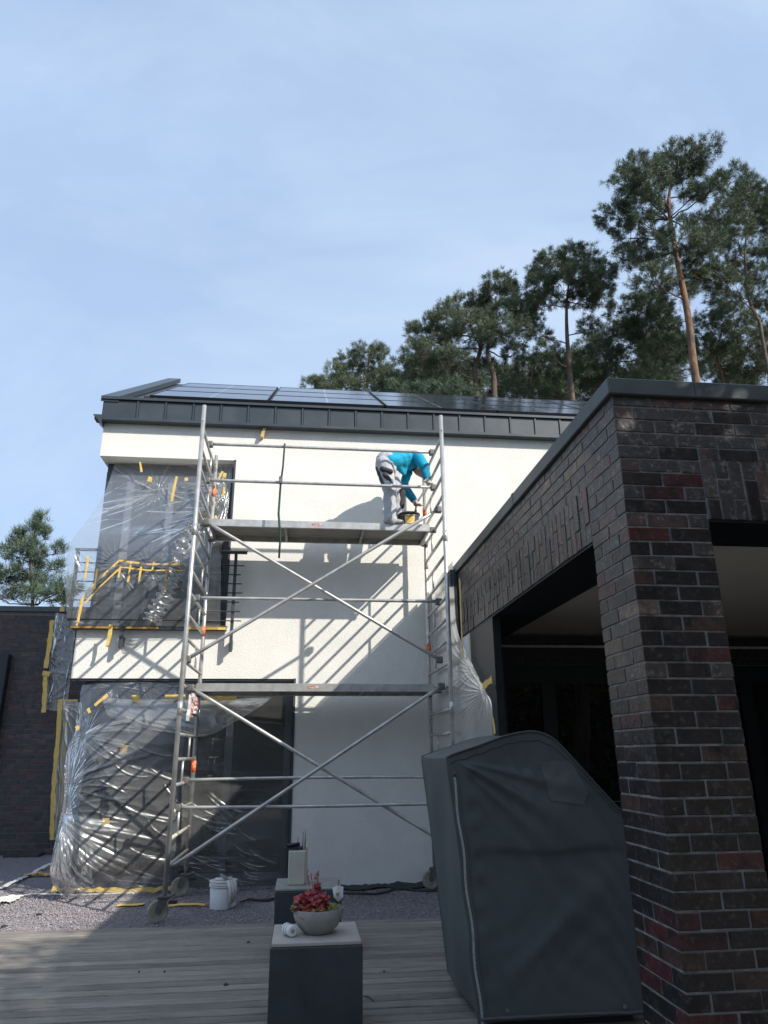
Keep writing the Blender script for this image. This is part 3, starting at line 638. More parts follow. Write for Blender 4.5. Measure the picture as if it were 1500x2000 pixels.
# lower film over the ground floor glazing
lf = empty('masking_film', (-2.0, 9.5, 0.0), 'billowing clear plastic film masking the ground floor window beside the left castor', 'plastic film')
ctrl = [[at(160, 1338, 9.74), (-2.35, 9.72, 2.47), (-1.75, 9.72, 2.47), (-1.1, 9.74, 2.47), (-0.55, 9.76, 2.47), (-0.13, 9.78, 2.47)],
        [at(153, 1398, 9.64), (-2.35, 9.60, 2.10), (-1.75, 9.66, 2.1), (-1.1, 9.72, 2.1), (-0.55, 9.78, 2.1), (-0.13, 9.8, 2.1)],
        [at(128, 1490, 9.50), (-2.45, 9.42, 1.55), (-1.8, 9.56, 1.5), (-1.1, 9.70, 1.5), (-0.55, 9.78, 1.5), (-0.13, 9.8, 1.5)],
        [at(121, 1590, 9.42), (-2.5, 9.30, 1.0), (-1.8, 9.48, 0.95), (-1.1, 9.66, 0.9), (-0.55, 9.76, 0.9), (-0.13, 9.79, 0.9)],
        [at(97, 1690, 9.36), (-2.5, 9.24, 0.4), (-1.8, 9.42, 0.38), (-1.1, 9.60, 0.35), (-0.55, 9.70, 0.35), (-0.13, 9.76, 0.35)],
        [at(112, 1742, Z=0.02), (-2.5, 9.44, 0.02), (-1.8, 9.52, 0.02), (-1.1, 9.60, 0.02), (-0.55, 9.66, 0.02), (-0.13, 9.72, 0.02)]]
film('film_sheet', ctrl, 480, 400, M['film'], lf,
     [(0.18, 0.06, 0.035, 0.10, 26), (0.10, 0.30, 0.04, 0.12, 24), (0.07, 0.52, 0.06, 0.16, 28), (0.06, 0.62, 0.06, 0.14, 28), (0.30, 0.03, 0.02, 0.08, 22), (0.45, 0.03, 0.025, 0.1, 22), (0.12, 0.98, 0.05, 0.16, 26), (0.30, 0.99, 0.035, 0.14, 24)],
     0.013, 9, 1.1, edge=0.012, creases=fan(0.18, 0.06, 26, -0.6, 3.7, 0.16, 11)+fan(0.07, 0.30, 22, -0.3, 1.5, 0.30, 12)+fan(0.06, 0.50, 18, -0.6, 1.4, 0.25, 13)+fan(0.05, 0.62, 46, 0.2, 1.5, 0.42, 14, 0.009, 0.012)
     +fan(0.30, 0.04, 14, -0.5, 3.6, 0.10, 15)+fan(0.48, 0.04, 14, -0.5, 3.6, 0.10, 16)+streaks(30, (0.12, 0.62), (0.32, 0.88), (0.06, 0.24), (0.02, 0.10), 17, 0.007, 0.007)+streaks(26, (0.5, 0.8), (0.5, 0.9), (0.05, 0.2), (0.03, 0.10), 18, 0.007, 0.006)
     +streaks(36, (0.03, 0.25), (0.7, 0.9), (0.0, 0.10), (0.05, 0.16), 19, 0.010, 0.012)+streaks(30, (0.05, 0.4), (0.9, 0.97), (0.02, 0.06), (0.015, 0.05), 20, 0.009, 0.006))
# drooping doubled hem
ctrl = [[at(200, 1362, 9.68), at(265, 1366, 9.68), at(340, 1366, 9.66), at(420, 1368, 9.66), at(480, 1364, 9.68), at(530, 1362, 9.7)],
        [at(205, 1385, 9.60), at(270, 1405, 9.58), at(340, 1412, 9.57), at(405, 1420, 9.57), at(455, 1405, 9.60), at(515, 1375, 9.66)],
        [at(212, 1400, 9.63), at(275, 1420, 9.60), at(340, 1432, 9.60), at(400, 1438, 9.60), at(450, 1415, 9.62), at(505, 1382, 9.68)]]
film('film_hem', ctrl, 150, 50, M['film_thick'], lf, (), 0.035, 12, 3.0)
for pts, w, mm in (([(185, 1378), (210, 1357)], 0.045, 'tape'), ([(258, 1364), (273, 1364)], 0.07, 'tape'), ([(322, 1360), (362, 1360)], 0.05, 'tape'), ([(398, 1366), (462, 1364)], 0.05, 'tape'),
                   ([(172, 1383), (176, 1392)], 0.04, 'tape'), ([(150, 1418), (153, 1427)], 0.045, 'tape')):
    tape([at(x, y, 9.55) for x, y in pts], w, lf, mm)
for px, py in ((242, 1463), (207, 1606)):
    c = at(px, py, 9.9); tape([c-Vector((0, 0, 0.05)), c+Vector((0, 0, 0.05))], 0.09, lf)
tape([at(105, 1738, Z=0.012), at(160, 1742, Z=0.012), at(250, 1741, Z=0.012), at(335, 1738, Z=0.012)], 0.10, lf, 'tape', nrm=(0, -0.35, 0.94), crumple=0.03)
tape([at(104, 1742, Z=0.03), at(112, 1725, Z=0.10)], 0.06, lf, 'tape', crumple=0.03)

# film strips on the far brick wall
sf1 = empty('masking_film', (-4.1, 13.4, 1.9), 'narrow crinkled plastic strip taped high on the dark brick wall at left', 'plastic film')
a_, b_, c_, d_ = at(108, 1196, 13.5), at(150, 1205, 13.4), at(88, 1385, 13.5), at(130, 1392, 13.4)
film('film_sheet', [[a_, b_], [a_.lerp(c_, .33), b_.lerp(d_, .33)], [a_.lerp(c_, .66), b_.lerp(d_, .66)], [c_, d_]], 60, 140, M['film'], sf1, [(0.1, 0.05, 0.05, 0.2, 20), (0.1, 0.9, 0.05, 0.2, 20)], 0.02, 21, 2.0, creases=fan(0.1, 0.03, 9, 0.2, 1.5, 0.5, 31, 0.006, 0.02)+fan(0.05, 0.5, 7, -1.0, 1.0, 0.9, 32, 0.006, 0.02)+streaks(10, (0.0, 0.6), (0.1, 0.9), (0.2, 0.5), (-0.06, 0.12), 33, 0.008, 0.018))
tape([at(102, 1211, 13.42), at(95, 1270, 13.42), at(89, 1305, 13.42)], 0.08, sf1); tape([at(89, 1312, 13.42), at(88, 1350, 13.42), at(85, 1392, 13.42)], 0.08, sf1)
tape([at(83, 1314, 13.40), at(97, 1317, 13.40)], 0.09, sf1); tape([at(117, 1190, 13.3), at(126, 1190, 13.3)], 0.09, sf1)
sf2 = empty('masking_film', (-4.0, 13.4, 0.2), 'thin plastic strip with long yellow tape low on the dark brick wall at left', 'plastic film')
a_, b_, c_, d_ = at(118, 1366, 13.5), at(160, 1372, 13.0), at(104, 1640, 13.5), at(150, 1650, 13.0)
film('film_sheet', [[a_, b_], [a_.lerp(c_, .33), b_.lerp(d_, .33)], [a_.lerp(c_, .66), b_.lerp(d_, .66)], [c_, d_]], 60, 140, M['film'], sf2, [(0.1, 0.05, 0.05, 0.2, 20)], 0.02, 22, 2.0)
tape([at(118, 1366, 13.42), at(113, 1440, 13.42), at(105, 1530, 13.42), at(101, 1640, 13.42)], 0.075, sf2)
tape([at(118, 1368, 13.42), at(152, 1368, 13.42)], 0.035, sf2)

# film between the brick wing and the scaffold
rf = empty('masking_film', (1.9, 8.3, 1.4), 'grey translucent film hanging from the corner of the brick wing beside the scaffold', 'plastic film')
XF = 1.735
ctrl = [[(XF, 9.5, 3.70), (XF, 8.8, 3.71), (XF, 8.06, 3.71)],
        [(XF, 9.5, 3.30), (XF-0.02, 8.8, 3.3), (XF, 8.04, 3.30)],
        [(XF, 9.5, 2.85), (XF-0.02, 8.8, 2.85), (XF+0.01, 7.98, 2.85)],
        [(XF, 9.5, 2.35), (XF-0.02, 8.75, 2.35), at(926, 1306, X=XF+0.01)],
        [(XF, 9.5, 1.90), (XF-0.02, 8.7, 1.9), at(947, 1348, X=XF+0.01)],
        [(XF, 9.5, 1.50), (XF-0.02, 8.7, 1.5), at(962, 1405, X=XF+0.01)],
        [(XF, 9.5, 0.80), (XF-0.02, 8.7, 0.8), (XF+0.01, 7.0, 0.8)],
        [(XF, 9.5, 0.05), (XF-0.02, 8.7, 0.05), (XF+0.01, 7.1, 0.05)]]
film('film_sheet', ctrl, 160, 300, M['film_right'], rf, [(0.97, 0.44, 0.05, 0.12, 24), (0.98, 0.58, 0.06, 0.14, 26), (0.6, 0.02, 0.03, 0.12, 20)], 0.006, 31, 1.5, nrm=(-1, 0, 0),
     creases=fan(0.98, 0.585, 12, 2.5, 3.8, 0.5, 5, 0.004)+fan(0.97, 0.44, 9, 1.9, 3.4, 0.5, 6, 0.004))
tape([at(898, 1130, X=1.72), at(901, 1200, X=1.72), at(905, 1285, X=1.72)], 0.06, rf, nrm=(-1, 0, 0))
tape([at(943, 1342, X=1.725), at(960, 1326, X=1.725)], 0.07, rf, nrm=(-1, 0, 0), crumple=0.0); tape([at(963, 1402, X=1.725), at(967, 1434, X=1.725)], 0.06, rf, nrm=(-1, 0, 0), crumple=0.0)

# ================================================================== BRICK WING
wing = empty('brick_wing', (2.0, 5.8, 0), 'dark clinker brick terrace wing with pillar and metal coping at right', 'building')
X0, Y0, CW = 1.787, 3.62, 0.08333
BT = 3.56; BB = 2.80; WE = 8.05; WH = 9.66; XE = 7.0
def brick(cx, cy, cz, lx, ly, lz, parent=wing, name='brick', m='brick', jit=0.0022):
    if m == 'brick' and rnd.random() < min(0.85, max(0.0, (cz-2.25)/1.25))+(0.22 if ly > lx and cz > 1.6 else 0): m = 'brick_limed_sheen'  # lime grows upward; extra pale bricks on the side face paint its sheen
    key = ('b', round(lx, 3), round(ly, 3), round(lz, 3), m)
    if key not in _cache:
        me = box_mesh(lx, ly, lz, 0.0028, 1).copy(); me.materials.append(M[m]); _cache[key] = me
    o = bpy.data.objects.new(name, _cache[key]); COL.objects.link(o)
    o.location = (cx+rnd.uniform(-jit, jit), cy+rnd.uniform(-jit, jit), cz+rnd.uniform(-0.0015, 0.0015))
    o.rotation_euler = (rnd.gauss(0, 0.006), rnd.gauss(0, 0.006), rnd.gauss(0, 0.006))
    return adopt(o, parent)
R_ = 0.005   # joint recess
box('pillar_core', X0+R_, X0+0.49-R_, Y0+R_, Y0+0.49-R_, -0.1, BB, M['mortar'], wing)
box('beam_core', X0+R_, X0+0.49-R_, Y0+R_, WH, BB+0.003, BT, M['mortar'], wing)
box('front_beam_core', X0+0.49-R_+0.001, XE, Y0+R_, Y0+0.49-R_, BB+0.003, BT, M['mortar'], wing)
bh = 0.0735; ncr = int(BT/CW)+1
HZ = 0.5*0.0
def zc(i): return (i+0.5)*CW-0.006
SOLD_B, SOLD_T = BB, 3.182
for i in range(ncr):
    z = zc(i); hh = bh
    if z+bh/2 > BT: hh = max(0.02, BT-(z-bh/2)); z = z-bh/2+hh/2
    full = z-bh/2 > SOLD_T-0.03      # courses that run on over the openings
    if i % 2 == 0:
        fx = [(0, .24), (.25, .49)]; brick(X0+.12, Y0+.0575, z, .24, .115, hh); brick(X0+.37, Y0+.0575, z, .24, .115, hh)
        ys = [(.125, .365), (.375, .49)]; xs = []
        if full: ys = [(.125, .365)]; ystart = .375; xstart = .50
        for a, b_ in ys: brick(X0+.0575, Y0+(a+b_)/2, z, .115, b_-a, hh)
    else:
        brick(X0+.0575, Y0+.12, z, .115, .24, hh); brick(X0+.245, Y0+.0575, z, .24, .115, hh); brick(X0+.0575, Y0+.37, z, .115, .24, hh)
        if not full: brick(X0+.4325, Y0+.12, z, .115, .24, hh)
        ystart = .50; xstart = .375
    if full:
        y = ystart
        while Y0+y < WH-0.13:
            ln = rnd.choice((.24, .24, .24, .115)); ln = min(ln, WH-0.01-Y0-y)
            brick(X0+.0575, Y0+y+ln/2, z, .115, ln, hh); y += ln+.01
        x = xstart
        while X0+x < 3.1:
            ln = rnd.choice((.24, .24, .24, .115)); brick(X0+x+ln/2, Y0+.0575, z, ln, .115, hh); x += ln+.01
# soldier bricks over both openings, staggered long and short with proud ends
def soldiers(n, place):
    for k in range(n):
        long_top = k % 2 == 0
        cut = SOLD_B + (0.125 if long_top else 0.25)
        for a, b_, up in ((SOLD_B+0.002, cut-0.006, 0), (cut+0.006, SOLD_T-0.012, 1)):
            proud = 0.0
            if (up == 1 and long_top): proud = 0.0035
            elif (up == 1): proud = 0.001
            elif not long_top: proud = 0.001
            place(k, (a+b_)/2, b_-a, proud+rnd.uniform(-0.002, 0.003))
soldiers(int((WE-0.03-(Y0+.5))/CW), lambda k, z, h, p: brick(X0+.0575-p, Y0+.5+CW*(k+.5), z, .115, bh, h, name='soldier_brick'))
soldiers(10, lambda k, z, h, p: brick(X0+.497+CW*(k+.5), Y0+.0575-p*0.6, z, bh, .115, h, name='soldier_brick'))
# soffits, ceiling, roof slab
box('beam_soffit', X0+0.012, X0+0.488, Y0+.495, WE-0.05, BB-0.012, BB+0.002, M['black'], wing)
box('front_soffit', X0+0.492, XE, Y0+0.012, Y0+0.488, BB-0.012, BB+0.002, M['black'], wing)
box('ceiling', X0+0.489, XE, Y0+0.489, WH, 2.862, 2.9, M['ceiling'], wing)
box('roof_slab', X0+0.489, XE, Y0+0.489, WH, 2.905, BT-0.05, M['black'], wing)
cop = box('coping', X0-0.03, X0+0.52, Y0-0.03, WH, BT+0.003, BT+0.11, M['coping'], wing, 0.006)
box('coping_return', X0+0.521, XE, Y0-0.0299, Y0+0.52, BT+0.003, BT+0.1099, M['coping'], wing, 0.006)
for y in (5.6,): box('coping_joint', X0-0.034, X0+0.524, y, y+0.05, BT+0.001, BT+0.114, M['coping'], cop, 0.004)
box('link_jamb', X0+0.014, X0+0.09, 6.66, 7.618, -0.1, BB-0.013, M['black'], wing)
box('link_wall', X0+0.012, X0+0.30, 7.62, WH, -0.1, BB-0.013, M['stucco'], wing)
box('end_cladding', X0-0.022, X0+0.005, WE-0.03, WE+0.09, 2.35, BT, M['navy'], wing)
box('downpipe_box', X0-0.085, X0-0.01, WE+0.02, WE+0.10, BT-0.14, BT+0.05, M['frame'], wing)
# back of the terrace: brick band and dark glazed doors
box('back_core', X0+0.49, XE, WE+0.02, WE+0.1, 2.5, 2.861, M['mortar_dark'], wing)
bv, bf = [], []
for r in range(4):
    x = X0+0.49-(0.125 if r % 2 else 0)
    while x < XE-0.25:
        xa, xb = max(x, X0+0.49), x+.24; z0, z1 = 2.51+r*CW, 2.51+r*CW+bh; k = len(bv)
        for y in (WE+0.004, WE+0.018):
            bv += [(xa, y, z0), (xb, y, z0), (xb, y, z1), (xa, y, z1)]
        bf += [(k, k+1, k+2, k+3), (k+4, k, k+3, k+7), (k+1, k+5, k+6, k+2), (k+3, k+2, k+6, k+7), (k+4, k+5, k+1, k)]
        x += .25
tag(link('brick_band', pym('brick_band', bv, bf), M['brick_far'], wing), None, None, kind='stuff')
dr = box('terrace_door', X0+0.302, X0+0.50, WE+0.0, WE+0.06, 0.0, 2.495, M['navy'], wing)
box('door_head', X0+0.501, XE, WE+0.0, WE+0.06, 2.30, 2.495, M['navy'], dr)
for xa in (2.70, 3.9, 5.1):
    box('door_stile', xa, xa+0.16, WE+0.0, WE+0.06, 0.0, 2.299, M['navy'], dr)
for xa, xb in ((X0+0.5, 2.70), (2.86, 3.9), (4.06, 5.1), (5.26, XE)):
    box('door_pane', xa+0.001, xb-0.001, WE+0.03, WE+0.036, 0.02, 2.299, M['glass_dark'], dr)
box('room_shade_sheet', X0+0.3, XE, 9.2, 9.3, 0, 2.5, M['black'], wing)  # black sheet, the darkness of the unlit room put into its colour
box('end_wall', XE+0.001, XE+0.2, Y0, 9.3, 0, BT, M['mortar_dark'], wing)
tube('curtain_rail', [(1.92, 7.95, 2.695), (6.9, 7.95, 2.70)], 0.016, M['white'], wing, 8)
lathe('dome_lamp', [(0.0, -0.05), (0.04, -0.045), (0.062, -0.02), (0.066, 0.0)], M['white'], wing, 16, tuple(at(958, 1252, Z=2.78)))

# ================================================================== FAR BRICK WALL AT LEFT
LWY = 13.6
lwall = empty('brick_wall', (-5.0, LWY, 0), 'dark purple brick garage wall at the far left', 'wall')
LT = 4.06
box('wall_core', -8.5, -2.6, LWY+0.008, LWY+0.30, -0.1, LT, M['mortar_dark'], lwall)
bv, bf = [], []
for i in range(int(LT/CW)):
    z = (i+0.5)*CW; off = (0, .125, .06, .19)[i % 4]
    x = -8.5+off
    while x < -2.7:
        ln = 0.24 if rnd.random() < 0.72 else 0.115
        if x+ln > -5.15 and x < -3.9:
            brick(x+ln/2, LWY+.03, z, ln, .06, bh, lwall, 'brick', 'brick_far')
        else:
            k = len(bv)
            for y in (LWY, LWY+0.02):
                bv += [(x, y, z-bh/2), (x+ln, y, z-bh/2), (x+ln, y, z+bh/2), (x, y, z+bh/2)]
            bf += [(k, k+1, k+2, k+3), (k+4, k, k+3, k+7), (k+1, k+5, k+6, k+2), (k+3, k+2, k+6, k+7), (k+4, k+5, k+1, k)]
        x += ln+.01
tag(link('outer_bricks', pym('outer_bricks', bv, bf), M['brick_far'], lwall), None, None, kind='stuff')
box('coping', -8.5, -2.6, LWY-0.05, LWY+0.35, LT+0.002, LT+0.10, M['coping'], lwall, 0.006)
wx = at(14, 1330, LWY-0.05).x; wz = at(0, 1278, LWY-0.1).z
gw = box('window_hood', -6.3, wx, LWY-0.16, LWY-0.001, wz-2.0, wz, M['navy'], lwall, 0.01)
box('plinth_tile', -4.75, -4.2, LWY-0.30, LWY-0.02, -0.03, 0.03, M['sack'], lwall, 0.005)

# ================================================================== SCAFFOLD TOWER
SX0, SX1, SY0, SY1 = -1.295, 1.655, 8.05, 9.42
sc = empty('scaffold_tower', (0.18, 8.7, 0), 'mobile aluminium scaffold tower on castors in front of the white house', 'scaffold')
RZ = [0.49+0.254*k for k in range(20)]
TOP = 5.62
for X in (SX0, SX1):
    for Y in (SY0, SY1):
        p = tube('post', [(X, Y, 0.27), (X, Y, TOP-(0.08 if Y > 9 else 0))], 0.0255, M['alu'], sc, 14)
        for z in (1.95, 3.95):
            tube('sleeve', [(X, Y, z), (X, Y, z+0.14)], 0.0285, M['alu'], p, 14)
        for z in (2.02, 4.02, 5.40): tube('spigot_pin', [(X-0.04*0, Y-0.034, z), (X, Y-0.02, z)], 0.008, M['clamp'], p, 6)
    for k, z in enumerate(RZ):
        m_ = M['rung_cream'] if (k in (0, 1, 2) and X < 0) else M['alu']
        tube('rung', [(X, SY0+0.02, z), (X, SY1-0.02, z)], 0.0185, m_, sc, 10)
    for k in (1, 3, 4, 8, 10, 12, 14, 16, 18):
        yy = SY0+0.5 if k % 2 else SY0+0.88
        if k+1 < len(RZ): tube('strut', [(X, yy, RZ[k]), (X, yy, RZ[k+1])], 0.013, M['alu'], sc, 8)
def claw(p, parent):
    o = box('clamp', p.x-0.04, p.x+0.04, p.y-0.035, p.y+0.035, p.z-0.045, p.z+0.035, M['clamp'], parent, 0.012, 2); return o
def bar(name, a, b, r=0.02, m='alu', clamps=True, sag=0.0, n=10):
    a, b = Vector(a), Vector(b)
    pts = [a.lerp(b, i/12)-Vector((0, 0, sag*4*(i/12)*(1-i/12))) for i in range(13)]
    o = tube(name, pts, r, M[m], sc, n)
    if clamps: claw(a, o); claw(b, o)
    return o
GI = 0.02
bar('guard_rail', (SX0+GI, 8.60, RZ[19]+0.035), (SX1-GI, 8.60, RZ[19]+0.035))
bar('guard_rail', (SX0+GI, 8.58, RZ[17]+0.035), (SX1-GI, 8.58, RZ[17]+0.035))
bar('guard_rail', (SX0+GI, 8.50, RZ[11]+0.03), (SX1-GI, 8.50, RZ[11]+0.03))
bar('guard_rail', (SX0+GI, 8.70, RZ[3]+0.03), (SX1-GI, 8.70, RZ[3]+0.03), 0.0185, sag=-0.012)
bar('guard_rail', (SX0+GI, 8.25, RZ[2]+0.03), (SX1-GI, 8.25, RZ[2]+0.03), 0.0185, sag=0.01)
def pt(x, y, Y): return at(x, y, Y)
bar('diagonal_brace', pt(404, 1020, 8.45), pt(858, 1288, 8.45), 0.021)
bar('diagonal_brace', pt(366, 1287, 8.18), pt(856, 995, 8.18), 0.021)
bar('diagonal_brace', pt(372, 1343, 8.30), (SX1-0.03, 8.30, at(850, 1652, 8.30).z), 0.021)
bar('diagonal_brace', pt(330, 1697, 8.18), pt(862, 1340, 8.18), 0.021)
# platforms
def platform(z, y0, y1):
    x0, x1 = SX0+0.06, SX1-0.06
    pf = box('platform', x0+0.03, x1-0.03, y0+0.03, y1-0.03, z+0.045, z+0.062, M['ply'], sc)
    box('side_rail', x0, x1, y0, y0+0.029, z-0.02, z+0.075, M['alu'], pf, 0.004); box('side_rail', x0, x1, y1-0.029, y1, z-0.02, z+0.075, M['alu'], pf, 0.004)
    for x in (x0+0.002, x0+0.95, x0+1.95, x1-0.032):
        box('cross_member', x, x+0.03, y0+0.0295, y1-0.0295, z-0.015, z+0.044, M['galv'], pf)
    for x in (SX0+0.02, SX1-0.02):
        for y in (y0+0.015, y1-0.015):
            box('hook', x-0.045, x+0.045, y-0.02, y+0.02, z-0.035, z+0.04, M['clamp'], pf, 0.008)
    box('orange_sticker', 0.06, 0.19, y0-0.0025, y0-0.0002, z+0.018, z+0.046, M['red_print'], pf)
    return pf
platform(RZ[15]+0.0, 8.71, 9.40)
platform(RZ[7]+0.0, 8.71, 9.40)
for X, Y, z in ((SX0, SY1, 4.92), (SX0, SY1, 3.0), (SX0, SY1, 1.35), (SX1, SY1, 4.72), (SX1, SY1, 2.8)):
    tube('orange_sticker', [(X, Y, z), (X, Y, z+0.13)], 0.0295, M['label_orange'], sc, 14)
# castors
def castor(X, Y, ang_):
    c = tube('castor', [(X, Y, 0.215), (X, Y, 0.33)], 0.019, M['galv'], sc, 10)
    d = Vector((math.cos(ang_), math.sin(ang_), 0)); s = Vector((-d.y, d.x, 0)); w = Vector((X, Y, 0.1))+d*0.055
    box('top_plate', X-0.055, X+0.055, Y-0.05, Y+0.05, 0.222, 0.236, M['clamp'], c)
    for sg in (-1, 1):
        V = []
        for q in (0.026, 0.031):
            for a, z in ((-0.045, 0.222), (0.06, 0.222), (0.085, 0.10), (0.035, 0.085)):
                V.append(Vector((X, Y, z))+d*a+s*sg*q)
        link('fork', pym('fork', V, [(0, 1, 2, 3), (7, 6, 5, 4), (0, 4, 5, 1), (1, 5, 6, 2), (2, 6, 7, 3), (3, 7, 4, 0)]), M['clamp'], c)
    n = 28; prof = [(0.03, -0.018), (0.072, -0.018), (0.076, -0.024), (0.097, -0.022), (0.103, -0.012), (0.103, 0.012), (0.097, 0.022), (0.076, 0.024), (0.072, 0.018), (0.03, 0.018)]
    V, Fc = [], []
    for r, h in prof:
        for k in range(n):
            t_ = 2*math.pi*k/n; V.append(w+d*r*math.cos(t_)+Vector((0, 0, r*math.sin(t_)))+s*h)
    for i in range(len(prof)-1):
        for k in range(n): a = i*n+k; b = i*n+(k+1) % n; Fc.append((a, b, b+n, a+n))
    Fc += [tuple(range(n)), tuple(reversed(range((len(prof)-1)*n, len(prof)*n)))]
    wl = link('wheel', pym('wheel', V, Fc), M['tyre'], c, smooth=False)
    tube('hub', [w-s*0.034, w+s*0.034], 0.018, M['clamp'], wl, 10)
    box('brake_lever', X+0.05, X+0.13, Y-0.06, Y-0.01, 0.17, 0.2, M['black'], c, 0.006)
    tube('brake_rod', [(X+0.04, Y-0.03, 0.215), (X+0.10, Y-0.035, 0.26)], 0.012, M['clamp'], c, 8)
castor(SX0, SY0, math.radians(200)); castor(SX0, SY1, math.radians(188)); castor(SX1, SY1, math.radians(190)); castor(SX1, SY0, math.radians(200))
# strap hanging from the top rail
st = empty('ratchet_strap', (-0.36, 8.55, 4.0), 'dark green strap hanging from the top guard rail', 'strap')
xs_ = at(556, 868, 8.55); xe_ = at(545, 1090, 8.50)
pts = [Vector((xs_.x, 8.555, RZ[19]+0.06)), Vector((xs_.x-0.01, 8.545, 5.05)), Vector((xs_.x-0.03, 8.53, 4.80)), Vector((xs_.x-0.04, 8.52, 4.4)), Vector((xe_.x+0.005, 8.51, 4.1)), xe_]
tube('webbing', pts, [0.012, 0.012, 0.013, 0.014, 0.013, 0.012], M['strap'], st, 8)
box('buckle', pts[2].x-0.022, pts[2].x+0.022, pts[2].y-0.03, pts[2].y+0.012, 4.80, 4.9, M['clamp'], st, 0.006)
# warning tape scrap
wt = empty('barrier_tape', tuple(at(376, 1400, 8.3)), 'torn red and white barrier tape tied to the scaffold frame', 'tape')
for k, (mm, dx) in enumerate((('white_rag', 0), ('red_print', 0.02), ('white_rag', 0.045), ('red_print', 0.055))):
    a = at(373+k*1.5, 1348, 8.32); tape([a, a+Vector((dx, 0, -0.15)), a+Vector((dx*1.2-0.01, 0, -0.33+0.04*k))], 0.035, wt, mm, crumple=0.03).name = 'tape_tail'

# ================================================================== WORKER
def capsule(V, Fc, a, b, ra, rb, n=12):
    a, b = Vector(a), Vector(b); d = (b-a); ln = d.length; d.normalize()
    pts, rs = [], []
    for i in range(5):
        t = math.pi/2*(1-i/4); pts.append(a-d*ra*math.sin(t)); rs.append(max(0.001, ra*math.cos(t)))
    for i in range(1, 5):
        pts.append(a.lerp(b, i/5)); rs.append(ra+(rb-ra)*i/5)
    for i in range(5):
        t = math.pi/2*i/4; pts.append(b+d*rb*math.sin(t)); rs.append(max(0.001, rb*math.cos(t)))
    tube_geo(pts, rs, n, V, Fc)
def remeshed(name, caps, vox, mat_, parent, smooth=2):
    V, Fc = [], []
    for c in caps: capsule(V, Fc, *c)
    me = pym('tmp', V, Fc); o = bpy.data.objects.new('tmp', me); COL.objects.link(o)
    md = o.modifiers.new('r', 'REMESH'); md.mode = 'VOXEL'; md.voxel_size = vox
    ms = o.modifiers.new('s', 'SMOOTH'); ms.factor = 0.5; ms.iterations = smooth
    dg = bpy.context.evaluated_depsgraph_get(); ev = o.evaluated_get(dg)
    nm = bpy.data.meshes.new_from_object(ev); nm.materials.clear()
    bpy.data.objects.remove(o); bpy.data.meshes.remove(me)
    return link(name, nm, mat_, parent, smooth=True)
PZ = RZ[15]+0.062   # platform top
per = empty('person', (1.13, 8.82, PZ), 'person in turquoise jersey and pale work trousers bending over on the top platform', 'person')
Q = lambda x, y, Y: at(x, y, Y-0.12)
pel = Q(757, 905, 9.02); ch = Q(790, 899, 9.16); sho = Q(812, 899, 9.24); nk = Q(818, 905, 9.24); hd = Q(820, 917, 9.24)
hipR, hipL = Q(754, 911, 8.94), Q(760, 908, 9.12)
knR, knL = Q(761, 957, 8.84), Q(776, 968, 9.06)
anR, anL = Q(762, 1011, 8.84), Q(772, 1008, 9.08); anR.z = PZ+0.09; anL.z = PZ+0.09
shR, elR, wrR, haR = Q(816, 893, 9.06), Q(829, 912, 8.98), Q(834, 934, 8.88), Q(837, 943, 8.84)
shL, elL, wrL, haL = Q(800, 908, 9.36), Q(788, 950, 9.22), Q(808, 976, 9.08), Q(813, 984, 9.06)
body = [(pel, ch, .12, .13), (ch, sho, .13, .11), (sho, nk, .06, .055), (nk, hd, .055, .085), (hd, hd+Vector((0.05, 0, -0.04)), .095, .085),
        (hipR, knR, .085, .06), (knR, anR, .058, .04), (hipL, knL, .085, .06), (knL, anL, .058, .04),
        (sho, shR, .08, .06), (shR, elR, .055, .042), (elR, wrR, .042, .03), (sho, shL, .08, .06), (shL, elL, .055, .042), (elL, wrL, .042, .03)]
def hand(w, h, caps, spread):
    d = (h-w).normalized(); s, t = frame_of(d)
    caps.append((w, h, .03, .036))
    for k in range(4):
        b = h+s*(k-1.5)*0.02; e = b+d*(0.045-0.006*abs(k-1.3))+t*0.02; caps.append((b, e, .0105, .0095)); caps.append((e, e+d*0.018+t*0.03*spread, .0095, .008))
    b = w.lerp(h, 0.5)+s*0.03; e = b+s*0.025+d*0.03; caps.append((b, e, .012, .010)); caps.append((e, e+d*0.025+t*0.015, .010, .008))
hb = []
hand(wrR, haR, hb, 1.0); hand(wrL, haL, hb, 1.0)
nose = hd+Vector((0.115, -0.01, -0.075)); hb2 = [(nose, nose+Vector((0.012, 0, -0.02)), .016, .012), (hd+Vector((0.02, -0.09, -0.03)), hd+Vector((0.01, -0.095, -0.0)), .018, .022), (hd+Vector((0.02, 0.09, -0.03)), hd+Vector((0.01, 0.095, -0.0)), .018, .022)]
bo = remeshed('body', body+hb+hb2, 0.008, M['skin'], per, 1)
remeshed('glove', hb[:len(hb)//2], 0.0065, M['glove'], per, 0).scale = (1.0, 1.0, 1.0)
remeshed('glove', hb[len(hb)//2:], 0.0065, M['glove'], per, 0)
for ob in [o for o in per.children if o.name.startswith('glove')]:
    for v in ob.data.vertices: v.co += v.normal*0.004
remeshed('hair', [(hd+Vector((-0.03, 0, 0.03)), hd+Vector((0.0, 0, 0.03)), .088, .092)], 0.012, M['hair'], per)
